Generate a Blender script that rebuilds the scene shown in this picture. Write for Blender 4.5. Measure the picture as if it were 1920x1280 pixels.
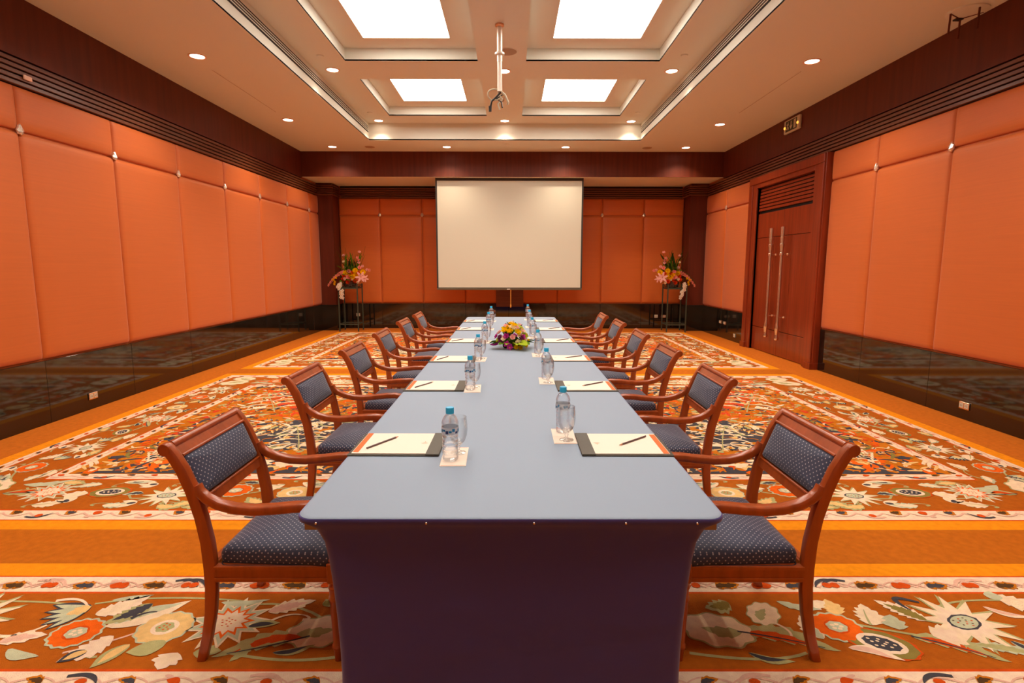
import bpy, bmesh, math, random
from math import sin, cos, pi, radians, sqrt, atan2
from mathutils import Vector, Matrix, Euler
R = random.Random(7)
for o in list(bpy.data.objects): bpy.data.objects.remove(o)
S = bpy.context.scene
COL = S.collection

# ------------------------------------------------------------------ camera, world, exposure
cam = bpy.data.cameras.new('camera'); camo = bpy.data.objects.new('camera', cam); COL.objects.link(camo)
cam.sensor_width = 36.0; cam.lens = 36.0*1046/1920; cam.clip_start = .05
camo.matrix_world = Matrix.Translation((0, 0, 1.5)) @ Matrix.Rotation(radians(-.11), 4, 'Z') @ Matrix.Rotation(radians(90-7.66), 4, 'X') @ Matrix.Rotation(radians(.08), 4, 'Z')
S.camera = camo
w = bpy.data.worlds.new('world'); S.world = w; w.use_nodes = True
w.node_tree.nodes['Background'].inputs[0].default_value = (.9, .6, .4, 1)
w.node_tree.nodes['Background'].inputs[1].default_value = .05
S.view_settings.view_transform = 'Standard'; S.view_settings.look = 'None'
S.view_settings.gamma = 1; S.view_settings.use_curve_mapping = False
S.view_settings.exposure = 0.0
PANEL_E = 10.6        # luminous ceiling panels
PANEL_C = (1, .95, .84)
SPOT_E = 88.0         # recessed downlights
SPOT_C = (1, .78, .58)

# ------------------------------------------------------------------ helpers
def lin(c):
    return tuple(((x/255)/12.92 if x/255 <= .04045 else ((x/255+.055)/1.055)**2.4) for x in c)
class NT:
    def __init__(s, name):
        s.m = bpy.data.materials.new(name); s.m.use_nodes = True; s.t = s.m.node_tree
        s.b = s.t.nodes['Principled BSDF']; s.out = s.t.nodes['Material Output']
    def n(s, typ, **kw):
        nd = s.t.nodes.new(typ)
        for k, v in kw.items():
            if k.startswith('_'): setattr(nd, k[1:], v)
        return nd
    def l(s, a, b): s.t.links.new(a, b)
def mat(name, col, rough=.5, metal=0, spec=.5, bump=None, var=None, coat=0, sheen=0, emis=None, estr=0, trans=0, ior=1.45, coord='Object'):
    """var=(scale xyz, amount, detail): mottling of the colour; bump=(scale xyz, strength, distance)"""
    q = NT(name); b = q.b
    b.inputs['Base Color'].default_value = (*col, 1); b.inputs['Roughness'].default_value = rough
    b.inputs['Metallic'].default_value = metal; b.inputs['Specular IOR Level'].default_value = spec
    b.inputs['Coat Weight'].default_value = coat; b.inputs['Coat Roughness'].default_value = .15
    b.inputs['Sheen Weight'].default_value = sheen; b.inputs['IOR'].default_value = ior
    b.inputs['Transmission Weight'].default_value = trans
    if emis: b.inputs['Emission Color'].default_value = (*emis, 1); b.inputs['Emission Strength'].default_value = estr
    tc = None
    def noise(sc, det=3):
        nonlocal tc
        if tc is None: tc = q.n('ShaderNodeTexCoord')
        mp = q.n('ShaderNodeMapping'); mp.inputs['Scale'].default_value = sc
        q.l(tc.outputs[coord], mp.inputs[0])
        ns = q.n('ShaderNodeTexNoise'); ns.inputs['Scale'].default_value = 1; ns.inputs['Detail'].default_value = det
        q.l(mp.outputs[0], ns.inputs[0]); return ns
    if var:
        ns = noise(var[0], 5); mx = q.n('ShaderNodeMix', _data_type='RGBA')
        mx.inputs[6].default_value = (*[max(0, c*(1-var[1])) for c in col], 1)
        mx.inputs[7].default_value = (*[min(1, c*(1+var[1])) for c in col], 1)
        rp = q.n('ShaderNodeMapRange'); rp.inputs[1].default_value = .3; rp.inputs[2].default_value = .7
        q.l(ns.outputs[0], rp.inputs[0]); q.l(rp.outputs[0], mx.inputs[0]); q.l(mx.outputs[2], b.inputs['Base Color'])
    if bump:
        ns = noise(bump[0], 4); bp = q.n('ShaderNodeBump'); bp.inputs['Strength'].default_value = bump[1]
        bp.inputs['Distance'].default_value = bump[2]; q.l(ns.outputs[0], bp.inputs['Height']); q.l(bp.outputs[0], b.inputs['Normal'])
    return q.m

class MB:
    def __init__(s): s.v = []; s.f = []; s.mi = []
    def add(s, vs, fs, mi=0):
        o = len(s.v); s.v += [tuple(v) for v in vs]; s.f += [tuple(i+o for i in f) for f in fs]; s.mi += [mi]*len(fs); return s
    def box(s, x0, x1, y0, y1, z0, z1, mi=0, bev=0):
        if bev:
            b = bev
            for (a, c) in (((x0, x1, y0+b, y1-b, z0+b, z1-b)), 0), : pass
            # chamfered box
            X, Y, Z = (x0, x1), (y0, y1), (z0, z1); vs = []; idx = {}
            sx = (1, -1)
            for i in (0, 1):
                for j in (0, 1):
                    for k in (0, 1):
                        for ax in range(3):
                            p = [X[i]+sx[i]*b, Y[j]+sx[j]*b, Z[k]+sx[k]*b]
                            p[ax] = (X[i], Y[j], Z[k])[ax]
                            idx[(i, j, k, ax)] = len(vs); vs.append(p)
            fs = []
            for ax in range(3):
                o1, o2 = [a for a in range(3) if a != ax]
                for t in (0, 1):
                    q = []
                    for (a, c) in ((0, 0), (1, 0), (1, 1), (0, 1)):
                        key = [0, 0, 0]; key[ax] = t; key[o1] = a; key[o2] = c
                        q.append(idx[(*key, ax)])
                    fs.append(q)
            for ax in range(3):
                o1, o2 = [a for a in range(3) if a != ax]
                for a in (0, 1):
                    for c in (0, 1):
                        k0 = [0, 0, 0]; k0[o1] = a; k0[o2] = c; k1 = list(k0); k1[ax] = 1
                        fs.append([idx[(*k0, o1)], idx[(*k1, o1)], idx[(*k1, o2)], idx[(*k0, o2)]])
            for i in (0, 1):
                for j in (0, 1):
                    for k in (0, 1): fs.append([idx[(i, j, k, 0)], idx[(i, j, k, 1)], idx[(i, j, k, 2)]])
            return s.add(vs, fs, mi)
        vs = [(x, y, z) for z in (z0, z1) for y in (y0, y1) for x in (x0, x1)]
        return s.add(vs, [(0, 2, 3, 1), (4, 5, 7, 6), (0, 1, 5, 4), (2, 6, 7, 3), (0, 4, 6, 2), (1, 3, 7, 5)], mi)
    def lathe(s, prof, n=16, c=(0, 0, 0), mi=0, cap=True, M=None):
        vs = []; fs = []
        for r, z in prof:
            for k in range(n):
                a = 2*pi*k/n; p = Vector((r*cos(a), r*sin(a), z))
                if M is not None: p = M @ p
                vs.append((p[0]+c[0], p[1]+c[1], p[2]+c[2]))
        for i in range(len(prof)-1):
            for k in range(n):
                a, b = i*n+k, i*n+(k+1) % n; fs.append((a, b, b+n, a+n))
        if cap: fs.append(tuple(reversed(range(n)))); fs.append(tuple(range((len(prof)-1)*n, len(prof)*n)))
        return s.add(vs, fs, mi)
    def sweep(s, pts, side, ws, hs, mi=0, p=4, n=12):
        """pts path, side = constant side axis, ws along side, hs across; superellipse section"""
        side = Vector(side); vs = []; fs = []; P = [Vector(q) for q in pts]
        for i, q in enumerate(P):
            t = (P[min(i+1, len(P)-1)]-P[max(i-1, 0)]).normalized()
            nn = t.cross(side).normalized(); sd = nn.cross(t).normalized() if False else side
            for k in range(n):
                a = 2*pi*(k+.5)/n; ca, sa = cos(a), sin(a); e = 2/p
                x = math.copysign(abs(ca)**e, ca)*ws[i]/2; y = math.copysign(abs(sa)**e, sa)*hs[i]/2
                vs.append(q+sd*x+nn*y)
        m = len(P)
        for i in range(m-1):
            for k in range(n):
                a, b = i*n+k, i*n+(k+1) % n; fs.append((a, b, b+n, a+n))
        fs.append(tuple(reversed(range(n)))); fs.append(tuple(range((m-1)*n, m*n)))
        return s.add(vs, fs, mi)
    def tube(s, pts, r, n=8, mi=0):
        P = [Vector(q) for q in pts]; vs = []; fs = []; up = Vector((0, 0, 1)); rr = r if isinstance(r, (list, tuple)) else [r]*len(P)
        prev = None
        for i, q in enumerate(P):
            t = (P[min(i+1, len(P)-1)]-P[max(i-1, 0)]).normalized()
            if prev is None:
                a = t.cross(up)
                if a.length < .05: a = t.cross(Vector((1, 0, 0)))
            else: a = prev - t*prev.dot(t)
            a.normalize(); prev = a; b = t.cross(a)
            for k in range(n): an = 2*pi*k/n; vs.append(q+(a*cos(an)+b*sin(an))*rr[i])
        for i in range(len(P)-1):
            for k in range(n):
                a, b = i*n+k, i*n+(k+1) % n; fs.append((a, b, b+n, a+n))
        fs.append(tuple(reversed(range(n)))); fs.append(tuple(range((len(P)-1)*n, len(P)*n)))
        return s.add(vs, fs, mi)
    def loft(s, rings, mi=0, capa=True, capb=True):
        n = len(rings[0]); vs = [p for r in rings for p in r]; fs = []
        for i in range(len(rings)-1):
            for k in range(n):
                a, b = i*n+k, i*n+(k+1) % n; fs.append((a, b, b+n, a+n))
        if capa: fs.append(tuple(reversed(range(n))))
        if capb: fs.append(tuple(range((len(rings)-1)*n, len(rings)*n)))
        return s.add(vs, fs, mi)
    def mesh(s, name, mats, smooth=None, uv=False):
        me = bpy.data.meshes.new(name); me.from_pydata(s.v, [], s.f)
        for m in (mats if isinstance(mats, (list, tuple)) else [mats]): me.materials.append(m)
        me.polygons.foreach_set('material_index', s.mi)
        if uv:
            ul = me.uv_layers.new(name='uv')
            for p in me.polygons:
                nx, ny, nz = [abs(a) for a in p.normal]
                for li in p.loop_indices:
                    c = me.vertices[me.loops[li].vertex_index].co
                    ul.data[li].uv = (c.x, c.y) if nz >= nx and nz >= ny else ((c.y, c.z) if nx >= ny else (c.x, c.z))
        bm = bmesh.new(); bm.from_mesh(me); bmesh.ops.recalc_face_normals(bm, faces=bm.faces); bm.to_mesh(me); bm.free()
        if smooth is not None:
            me.shade_smooth(); me.set_sharp_from_angle(angle=radians(smooth))
        return me
    def obj(s, name, mats, parent=None, smooth=None, uv=False, loc=None):
        return link(name, s.mesh(name, mats, smooth, uv), parent, loc)
def link(name, me, parent=None, loc=None, rot=None, scale=None):
    o = bpy.data.objects.new(name, me); COL.objects.link(o)
    if parent: o.parent = parent
    if loc is not None: o.location = loc
    if rot is not None: o.rotation_euler = rot
    if scale is not None: o.scale = (scale,)*3 if not isinstance(scale, (tuple, list)) else scale
    return o
def tag(o, label=None, cat=None, group=None, kind=None):
    if label: o['label'] = label
    if cat: o['category'] = cat
    if group: o['group'] = group
    if kind: o['kind'] = kind
    return o
def thing(name, label, cat, loc=(0, 0, 0), rz=0, group=None):
    o = bpy.data.objects.new(name, None); COL.objects.link(o); o.location = loc; o.rotation_euler = (0, 0, rz); o.empty_display_size = .1
    return tag(o, label, cat, group)
def dup(root, loc, rz, label, group=None):
    def rec(o, par):
        c = o.copy(); COL.objects.link(c)
        if par: c.parent = par
        for ch in kids.get(o.name, []): rec(ch, c)
        return c
    kids = {}
    for ch in root.children_recursive: kids.setdefault(ch.parent.name, []).append(ch)
    c = rec(root, None); c.location = loc; c.rotation_euler = (0, 0, rz); c['label'] = label
    if group: c['group'] = group
    return c
def struct(name, mb, m, parent=None, smooth=None):
    o = mb.obj(name, m, parent, smooth)
    if parent is None: o['kind'] = 'structure'
    return o
def rrect(x0, x1, y0, y1, r, z, n=6):
    out = []
    for cx, cy, a0 in ((x1-r, y1-r, 0), (x0+r, y1-r, pi/2), (x0+r, y0+r, pi), (x1-r, y0+r, 3*pi/2)):
        for k in range(n+1): a = a0+pi/2*k/n; out.append((cx+r*cos(a), cy+r*sin(a), z))
    return out

# ------------------------------------------------------------------ materials
M = {}
M['ceil'] = mat('ceiling_paint', (.74, .74, .64), .8, bump=((40, 40, 40), .03, .01))
M['silk'] = mat('orange_silk', lin((200, 100, 34)), .5, var=((1.5, 1.5, 60), .035), bump=((1.2, 1.2, 50), .05, .008), sheen=.15)
M['gap_shade'] = mat('painted_recess_shade', (.012, .006, .004), .8)  # near-black colour painted as the shade inside gaps and recesses
M['mahog'] = mat('dark_mahogany', lin((94, 38, 20)), .5, var=((14, 14, .8), .22), spec=.35)
M['mahog2'] = mat('brown_mahogany_slat', lin((104, 58, 34)), .4, var=((1, 1, 30), .2), coat=.1)
M['doorwood'] = mat('red_mahogany', lin((132, 50, 22)), .3, var=((20, 20, 1.0), .22), coat=.3)
M['marble'] = mat('black_marble', (.010, .008, .006), .06, var=((3, 3, 9), .5), spec=.8, ior=1.5)
M['brass'] = mat('brushed_steel', (.80, .68, .56), .25, metal=1)
M['copper'] = mat('copper_grip', (.72, .42, .26), .3, metal=1)
M['crystal'] = mat('cut_crystal', (.86, .80, .70), .15, metal=.7, spec=1)
M['chairwood'] = mat('cherry_wood', lin((162, 72, 26)), .30, var=((30, 30, 3), .20), coat=.35, bump=((60, 60, 8), .05, .003))
M['glow'] = mat('panel_diffuser', (1, 1, 1), .5, emis=PANEL_C, estr=PANEL_E)
M['lamp'] = mat('downlight_lens', (1, 1, 1), .5, emis=(1, .80, .62), estr=14)
M['trimring'] = mat('downlight_ring', (.85, .55, .40), .4)
M['white'] = mat('white_plastic', (.75, .68, .58), .4)
M['metal'] = mat('pale_metal', (.82, .74, .64), .35, metal=.3)
M['black'] = mat('black_plastic', (.02, .018, .016), .4)
M['cable'] = mat('cable_pale', (.55, .50, .36), .5)
M['screen'] = mat('screen_fabric', (.60, .60, .50), .85)
M['screenborder'] = mat('screen_border', (.035, .03, .024), .6)
M['skirt'] = mat('purple_stretch_fabric', lin((72, 64, 142)), .75, sheen=.25, bump=((3, 3, 5), .25, .03))
M['topper'] = mat('pale_blue_cloth', lin((146, 163, 184)), .6, sheen=.1, var=((1.2, .8, 1), .03), bump=((1.5, .8, 1), .1, .02))
M['pin'] = mat('pin_head', (.8, .7, .6), .2, metal=1)
M['folder'] = mat('brown_leatherette', lin((72, 66, 52)), .45, bump=((200, 200, 200), .1, .002))
M['paper'] = mat('cream_paper', lin((247, 232, 216)), .8)
M['orange_ink'] = mat('orange_print', lin((236, 112, 48)), .7)
M['pencil'] = mat('brown_pencil', lin((92, 60, 54)), .4)
M['pencilwood'] = mat('pencil_tip_wood', lin((214, 150, 110)), .6)
M['cap'] = mat('blue_cap', lin((50, 186, 236)), .3)
M['labelblue'] = mat('bottle_print_blue', lin((30, 130, 180)), .4)
M['labeldark'] = mat('bottle_print_navy', lin((40, 60, 110)), .4)
M['iron'] = mat('grey_green_iron', lin((72, 78, 62)), .5, metal=.3)
M['oasis'] = mat('dark_basket', lin((70, 40, 26)), .8, bump=((80, 80, 80), .5, .01))
M['table'] = mat('table_ply', (.3, .2, .12), .5)
M['socket'] = mat('ivory_socket', (.60, .52, .38), .4)
M['amber'] = mat('amber_lamp', (1, .5, .1), .4, emis=(1, .42, .06), estr=1.6)
M['signgreen'] = mat('sign_green', lin((44, 50, 22)), .4)
M['signwhite'] = mat('sign_white', (.62, .56, .42), .4)
M['cord'] = mat('orange_cord', lin((226, 152, 62)), .6)
M['piping'] = mat('navy_piping', lin((36, 38, 56)), .7)

def clear_mat(name, tint, mixt, rough=0.0, ior=1.33):
    q = NT(name); q.t.nodes.remove(q.b)
    tr = q.n('ShaderNodeBsdfTransparent'); tr.inputs[0].default_value = (*tint, 1)
    gl = q.n('ShaderNodeBsdfGlass'); gl.inputs['IOR'].default_value = ior; gl.inputs['Roughness'].default_value = rough; gl.inputs[0].default_value = (*tint, 1)
    gs = q.n('ShaderNodeBsdfGlossy'); gs.inputs['Roughness'].default_value = .05
    m1 = q.n('ShaderNodeMixShader'); m1.inputs[0].default_value = mixt; q.l(tr.outputs[0], m1.inputs[1]); q.l(gl.outputs[0], m1.inputs[2])
    lw = q.n('ShaderNodeLayerWeight'); lw.inputs[0].default_value = .35
    mu = q.n('ShaderNodeMath', _operation='MULTIPLY'); mu.inputs[1].default_value = .55; q.l(lw.outputs['Facing'], mu.inputs[0])
    m2 = q.n('ShaderNodeMixShader'); q.l(mu.outputs[0], m2.inputs[0]); q.l(m1.outputs[0], m2.inputs[1]); q.l(gs.outputs[0], m2.inputs[2])
    q.l(m2.outputs[0], q.out.inputs[0]); return q.m
M['bottle'] = clear_mat('clear_bottle_water', (.97, .985, 1), .35)
M['glass'] = clear_mat('clear_glass', (.985, .99, .99), .25, ior=1.35)
M['bandclear'] = mat('bottle_label_film', (.70, .76, .82), .4)

def dot_fabric():
    q = NT('navy_dotted_fabric'); uv = q.n('ShaderNodeUVMap', _uv_map='uv')
    sep = q.n('ShaderNodeSeparateXYZ'); q.l(uv.outputs[0], sep.inputs[0]); cs = []
    for i in (0, 1):
        mu = q.n('ShaderNodeMath', _operation='MULTIPLY'); mu.inputs[1].default_value = 2*pi/.0235
        q.l(sep.outputs[i], mu.inputs[0]); c = q.n('ShaderNodeMath', _operation='COSINE'); q.l(mu.outputs[0], c.inputs[0]); cs.append(c)
    pr = q.n('ShaderNodeMath', _operation='MULTIPLY'); q.l(cs[0].outputs[0], pr.inputs[0]); q.l(cs[1].outputs[0], pr.inputs[1])
    mr = q.n('ShaderNodeMapRange'); mr.inputs[1].default_value = .70; mr.inputs[2].default_value = .86; q.l(pr.outputs[0], mr.inputs[0])
    mx = q.n('ShaderNodeMix', _data_type='RGBA'); mx.inputs[6].default_value = (*lin((54, 58, 82)), 1); mx.inputs[7].default_value = (*lin((176, 170, 176)), 1)
    q.l(mr.outputs[0], mx.inputs[0]); q.l(mx.outputs[2], q.b.inputs['Base Color'])
    q.b.inputs['Roughness'].default_value = .7; q.b.inputs['Sheen Weight'].default_value = .25; q.b.inputs['Sheen Roughness'].default_value = .4
    return q.m
M['dots'] = dot_fabric()

# ------------------------------------------------------------------ room shell
XL, XR, YB, YR = -4.43, 4.50, 13.58, -2.6       # finished wall faces
ZC, ZT, ZK = 3.89, 4.20, 4.36                    # ceiling, tray, coffer heights
fl = struct('floor', MB().box(XL-.2, XR+.2, YR-.2, YB+.2, -.1, 0), mat('carpet_ground', lin((206, 112, 30)), .95, var=((7, 7, 7), .12), bump=((220, 220, 220), .5, .01)))
for nm, b in (('wall_left', (XL-.2, XL-.03, YR-.2, YB+.2, 0, ZC+.6)), ('wall_right', (XR+.03, XR+.2, YR-.2, YB+.2, 0, ZC+.6)),
              ('wall_back', (XL-.2, XR+.2, YB+.03, YB+.2, 0, ZC+.6)), ('wall_rear', (XL-.2, XR+.2, YR-.2, YR, 0, ZC+.6))):
    o = struct(nm, MB().box(*b), M['silk'] if nm != 'wall_rear' else mat('rear_wall_paint', (.62, .56, .48), .8))
    globals()[nm] = o

# ceiling with tray and coffers
TX0, TX1, TY0, TY1 = -2.72, 2.48, .0, 11.10
cofx = [(-2.207, -.445), (.198, 1.97)]
cofy = [(.49, 2.40), (3.13, 5.12), (5.85, 7.84), (8.57, 10.56)]
def holed(mb, X0, X1, Y0, Y1, z, holes, mi=0):
    xs = sorted({X0, X1, *[h[0] for h in holes], *[h[1] for h in holes]}); ys = sorted({Y0, Y1, *[h[2] for h in holes], *[h[3] for h in holes]})
    for i in range(len(xs)-1):
        for j in range(len(ys)-1):
            cx, cy = (xs[i]+xs[i+1])/2, (ys[j]+ys[j+1])/2
            if any(h[0] < cx < h[1] and h[2] < cy < h[3] for h in holes): continue
            mb.box(xs[i], xs[i+1], ys[j], ys[j+1], z, z+.02)
def riser(mb, x0, x1, y0, y1, z0, z1, t=.02):
    mb.box(x0-t, x0, y0-t, y1+t, z0, z1); mb.box(x1, x1+t, y0-t, y1+t, z0, z1)
    mb.box(x0, x1, y0-t, y0, z0, z1); mb.box(x0, x1, y1, y1+t, z0, z1)
mb = MB(); holes = [(a, b, c, d) for a, b in cofx for c, d in cofy]
holed(mb, XL-.1, XR+.1, YR, 12.17, ZC, [(TX0, TX1, TY0, TY1)])
riser(mb, TX0, TX1, TY0, TY1, ZC+.001, ZT+.02)
holed(mb, TX0, TX1, TY0, TY1, ZT, holes)
for h in holes:
    riser(mb, *h, ZT+.001, ZK+.02); holed(mb, *h, ZK, [(h[0]+.32, h[1]-.32, h[2]+.32, h[3]-.32)])
struct('ceiling', mb, M['ceil'])
mb = MB().box(XL-.1, XR+.1, 12.171, YB+.1, 3.38, 3.44); struct('trim_1', mb, M['ceil'])['label'] = 'cream soffit over the screen wall'
# bulkhead boards over the screen
o = struct('trim_2', MB().box(XL-.1, XR+.1, 12.15, 12.17, 3.375, 3.91), M['mahog']); o['label'] = 'mahogany bulkhead above the projection screen'
# luminous panels; first two rows are out of view, added to light the room
rowname = ['added unseen behind the viewer', 'added unseen straight over the viewer', 'in the nearer visible row', 'in the far row']
for j, (c, d) in enumerate(cofy):
    for i, (a, b) in enumerate(cofx):
        t = thing('ceiling_light_panel', 'bright white rectangular ceiling light panel %s, %s of the table' % (rowname[j], ('left', 'right')[i]), 'light panel', ((a+b)/2, (c+d)/2, ZK), 0, 'luminous ceiling panels')
        W, H = (b-a)/2-.32, (d-c)/2-.32
        MB().box(-W+.015, W-.015, -H+.015, H-.015, .008, .02).obj('diffuser', M['glow'], t)
        f = MB(); f.box(-W, W, -H, -H+.015, 0, .03); f.box(-W, W, H-.015, H, 0, .03); f.box(-W, -W+.015, -H, H, 0, .03); f.box(W-.015, W, -H, H, 0, .03)
        f.obj('frame', M['ceil'], t)
# linear air diffusers in the tray sides
for x, s, w_ in ((TX0, 1, 'left'), (TX1, -1, 'right')):
    t = thing('air_diffuser', 'long slotted air diffuser along the %s side of the ceiling tray' % w_, 'air vent', (x, 0, 0), 0, 'linear air diffusers')
    MB().box(min(0, s*.004), max(0, s*.004), .3, TY1-.05, 4.02, 4.145).obj('slot_shade_strip', M['gap_shade'], t)  # flat dark strip stands in for the shade of recessed slots
    for k in range(4):
        z = 4.042+k*.030; MB().box(min(0, s*.008), max(0, s*.008), .3, TY1-.05, z, z+.012).obj('slat', M['ceil'], t)

# downlights
ring = MB().lathe([(.098, 0), (.098, -.006), (.082, -.008), (.074, -.002)], 24, cap=False).mesh('ring', M['trimring'], 40)
lens = MB().lathe([(.076, -.003), (.05, -.006), (.005, -.008)], 24).mesh('lens', M['lamp'], 60)
spots = [(-3.61, 6.80, ZC, 'left side ceiling, nearest'), (-3.68, 9.61, ZC, 'left side ceiling, second from front'), (3.53, 6.92, ZC, 'right side ceiling, nearest'),
         (3.54, 9.86, ZC, 'right side ceiling, second from front'), (-3.61, 11.69, ZC, 'far left corner before the bulkhead'), (-1.30, 11.69, ZC, 'far row, left above the screen'),
         (1.10, 11.69, ZC, 'far row, right above the screen'), (3.54, 11.72, ZC, 'far right corner before the bulkhead'),
         (-2.48, 8.18, ZT, 'tray ceiling, left beside the coffers'), (-2.48, 10.90, ZT, 'tray ceiling, far left corner'), (-.12, 10.90, ZT, 'tray ceiling, far middle'),
         (2.25, 10.92, ZT, 'tray ceiling, far right corner'), (2.235, 8.20, ZT, 'tray ceiling, right beside the coffers'), (-.10, 8.22, ZT, 'tray ceiling, middle beam behind the pole'),
         (-3.61, 4.0, ZC, 'left side ceiling, out of the frame'), (3.53, 4.0, ZC, 'right side ceiling, out of the frame'),
         (-3.61, 1.2, ZC, 'left side ceiling, beside the viewer'), (3.53, 1.2, ZC, 'right side ceiling, beside the viewer')]
for x, y, z, lb in spots:
    t = thing('downlight', 'small round recessed downlight glowing warm, '+lb, 'downlight', (x, y, z), 0, 'recessed ceiling downlights')
    link('ring', ring, t); link('lens', lens, t)
    L = bpy.data.lights.new('spot_beam', 'SPOT'); L.energy = SPOT_E*1.1; L.color = SPOT_C; L.spot_size = radians(128 if z == ZC else 104); L.spot_blend = .95; L.shadow_soft_size = .05
    lo = link('spot_beam', L, t, (0, 0, -.03))

# padded wall panels --------------------------------------------------
def pad_mesh(w, h, th=.052):
    mb = MB(); nx, nz = 12, 14
    def prm(n): return [-1, -.985, -.95]+[-.9+1.8*i/(n-6) for i in range(n-5)]+[.95, .985, 1]
    U, V = prm(nx), prm(nz); vs = []
    for v in V:
        for u in U:
            dx = (1-abs(u))*w/2; dz = (1-abs(v))*h/2; r = .07
            e = min(1, dx/r); g = min(1, dz/r)
            k = sqrt(max(0, 1-(1-e)**2))*sqrt(max(0, 1-(1-g)**2))
            y = th*(.30+.55*k)+.010*(1-u*u)*(1-v*v) if k > 0 else 0
            vs.append((u*w/2, -y, v*h/2))
    n = len(U)
    fs = [(j*n+i, j*n+i+1, (j+1)*n+i+1, (j+1)*n+i) for j in range(len(V)-1) for i in range(n-1)]
    mb.add(vs, fs); return mb.mesh('padded_panel', M['silk'], 60)
pads = {}
def pad(parent, cx, cy, z0, z1, width, rz):
    k = (round(width, 3), round(z1-z0, 3))
    if k not in pads: pads[k] = pad_mesh(width-.008, z1-z0-.016)
    o = link('padded_panel', pads[k], parent, (cx, cy, (z0+z1)/2), (0, 0, rz)); return o
# crystal stud: fan of facets, teardrop
def stud_mesh():
    mb = MB(); n = 14; vs = [(0, -.032, -.012)]
    for k in range(n):
        a = 2*pi*k/n; r = .036+(.004 if k % 2 else -.004); x = r*cos(a); z = r*sin(a)
        if sin(a) > 0: x *= (1-.75*sin(a)**2); z *= 1.55
        vs.append((x, -.012 if k % 2 else -.018, z))
    for k in range(n): vs.append((vs[1+k][0]*1.02, 0, vs[1+k][2]*1.02))
    fs = [(0, 1+k, 1+(k+1) % n) for k in range(n)]+[(1+k, 1+n+k, 1+n+(k+1) % n, 1+(k+1) % n) for k in range(n)]
    mb.add(vs, fs); return mb.mesh('crystal_stud', M['crystal'])
STUD = stud_mesh()
PZ0, PZS, PZ1 = .6075, 2.70, 3.10
def panel_run(wall, edges, fixed, rz, studs):
    """edges: coordinates along the wall, fixed: wall coordinate of the pad back"""
    ax = abs(cos(rz)) > .5
    for a, b in zip(edges[:-1], edges[1:]):
        c = (a+b)/2; p = (c, fixed) if ax else (fixed, c)
        pad(wall, *p, PZ0, PZS, b-a, rz); pad(wall, *p, PZS, PZ1, b-a, rz)
    for e in studs:
        off = .034; p = (e, fixed-off) if ax else ((fixed+off, e) if rz > 0 else (fixed-off, e))
        link('crystal_stud', STUD, wall, (*p, PZS+.004), (0, 0, rz))
seL = [5.235+1.21*k for k in range(-6, 7)]
panel_run(wall_left, [YR]+seL+[13.10], XL-.03, pi/2, seL)
seR = [-1.36+1.18*k for k in range(0, 8)]                    # ... 5.72, 6.90
seR = [7.075-1.18*k for k in range(7, -1, -1)]
panel_run(wall_right, [YR]+seR+[8.06], XR+.03, -pi/2, seR)
panel_run(wall_right, [10.60, 11.90, 13.10], XR+.03, -pi/2, [11.90])
seB = [-3.13, -2.12, -1.10, -.06, 1.02+.1, 2.17, 3.17]
panel_run(wall_back, [-4.10]+seB+[4.12], YB+.03, 0, [-3.13, -2.12, 2.17, 3.17])

# mahogany fascias, louvred cornice slats, columns
def slats(parent, ax, fixed, sgn, a, b):
    t0, t1 = sorted((fixed, fixed+sgn*.006))
    MB().box(*((t0, t1, a, b, 3.10, 3.352) if ax == 'x' else (a, b, t0, t1, 3.10, 3.378))).obj('cornice_gap_shade', M['gap_shade'], parent)  # dark board added to paint the shade between the slats
    for k in range(5):
        z = 3.106+k*.0485; t0, t1 = sorted((fixed, fixed+sgn*.045))
        bx = (t0, t1, a, b, z, z+.034) if ax == 'x' else (a, b, t0, t1, z, z+.034)
        MB().box(*bx, bev=.003).obj('cornice_slat', M['mahog2'], parent)
slats(wall_left, 'x', XL-.03, 1, YR, 13.055); slats(wall_right, 'x', XR+.03, -1, YR, 13.055)
slats(wall_back, 'y', YB+.03, -1, -4.055, 4.075)
MB().box(XL-.03, XL+.01, YR, 12.149, 3.352, ZC-.001).obj('wood_fascia', M['mahog'], wall_left)
MB().box(XR-.01, XR+.03, YR, 12.149, 3.352, ZC-.001).obj('wood_fascia', M['mahog'], wall_right)
for nm, x0, x1, wl in (('left', XL-.03, -4.10, wall_left), ('right', 4.12, XR+.03, wall_right)):
    MB().box(x0, x1, 13.10, YB+.03, .60, 3.379).obj('wood_column', M['mahog'], wl)
    for k in range(5):
        z = 3.106+k*.0485
        MB().box(x0 if nm == 'left' else x0-.045, x1+.045 if nm == 'left' else x1, 13.055, YB-.02, z, z+.034, bev=.003).obj('column_slat', M['mahog2'], wl)
# brown timber panel on the back wall under the screen
MB().box(-.36, .30, YB-.06, YB+.02, .53, 1.5, bev=.004).obj('timber_panel', mat('timber_panel_wood', lin((112, 58, 38)), .4, var=((2, 2, 30), .15)), wall_back)

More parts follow.
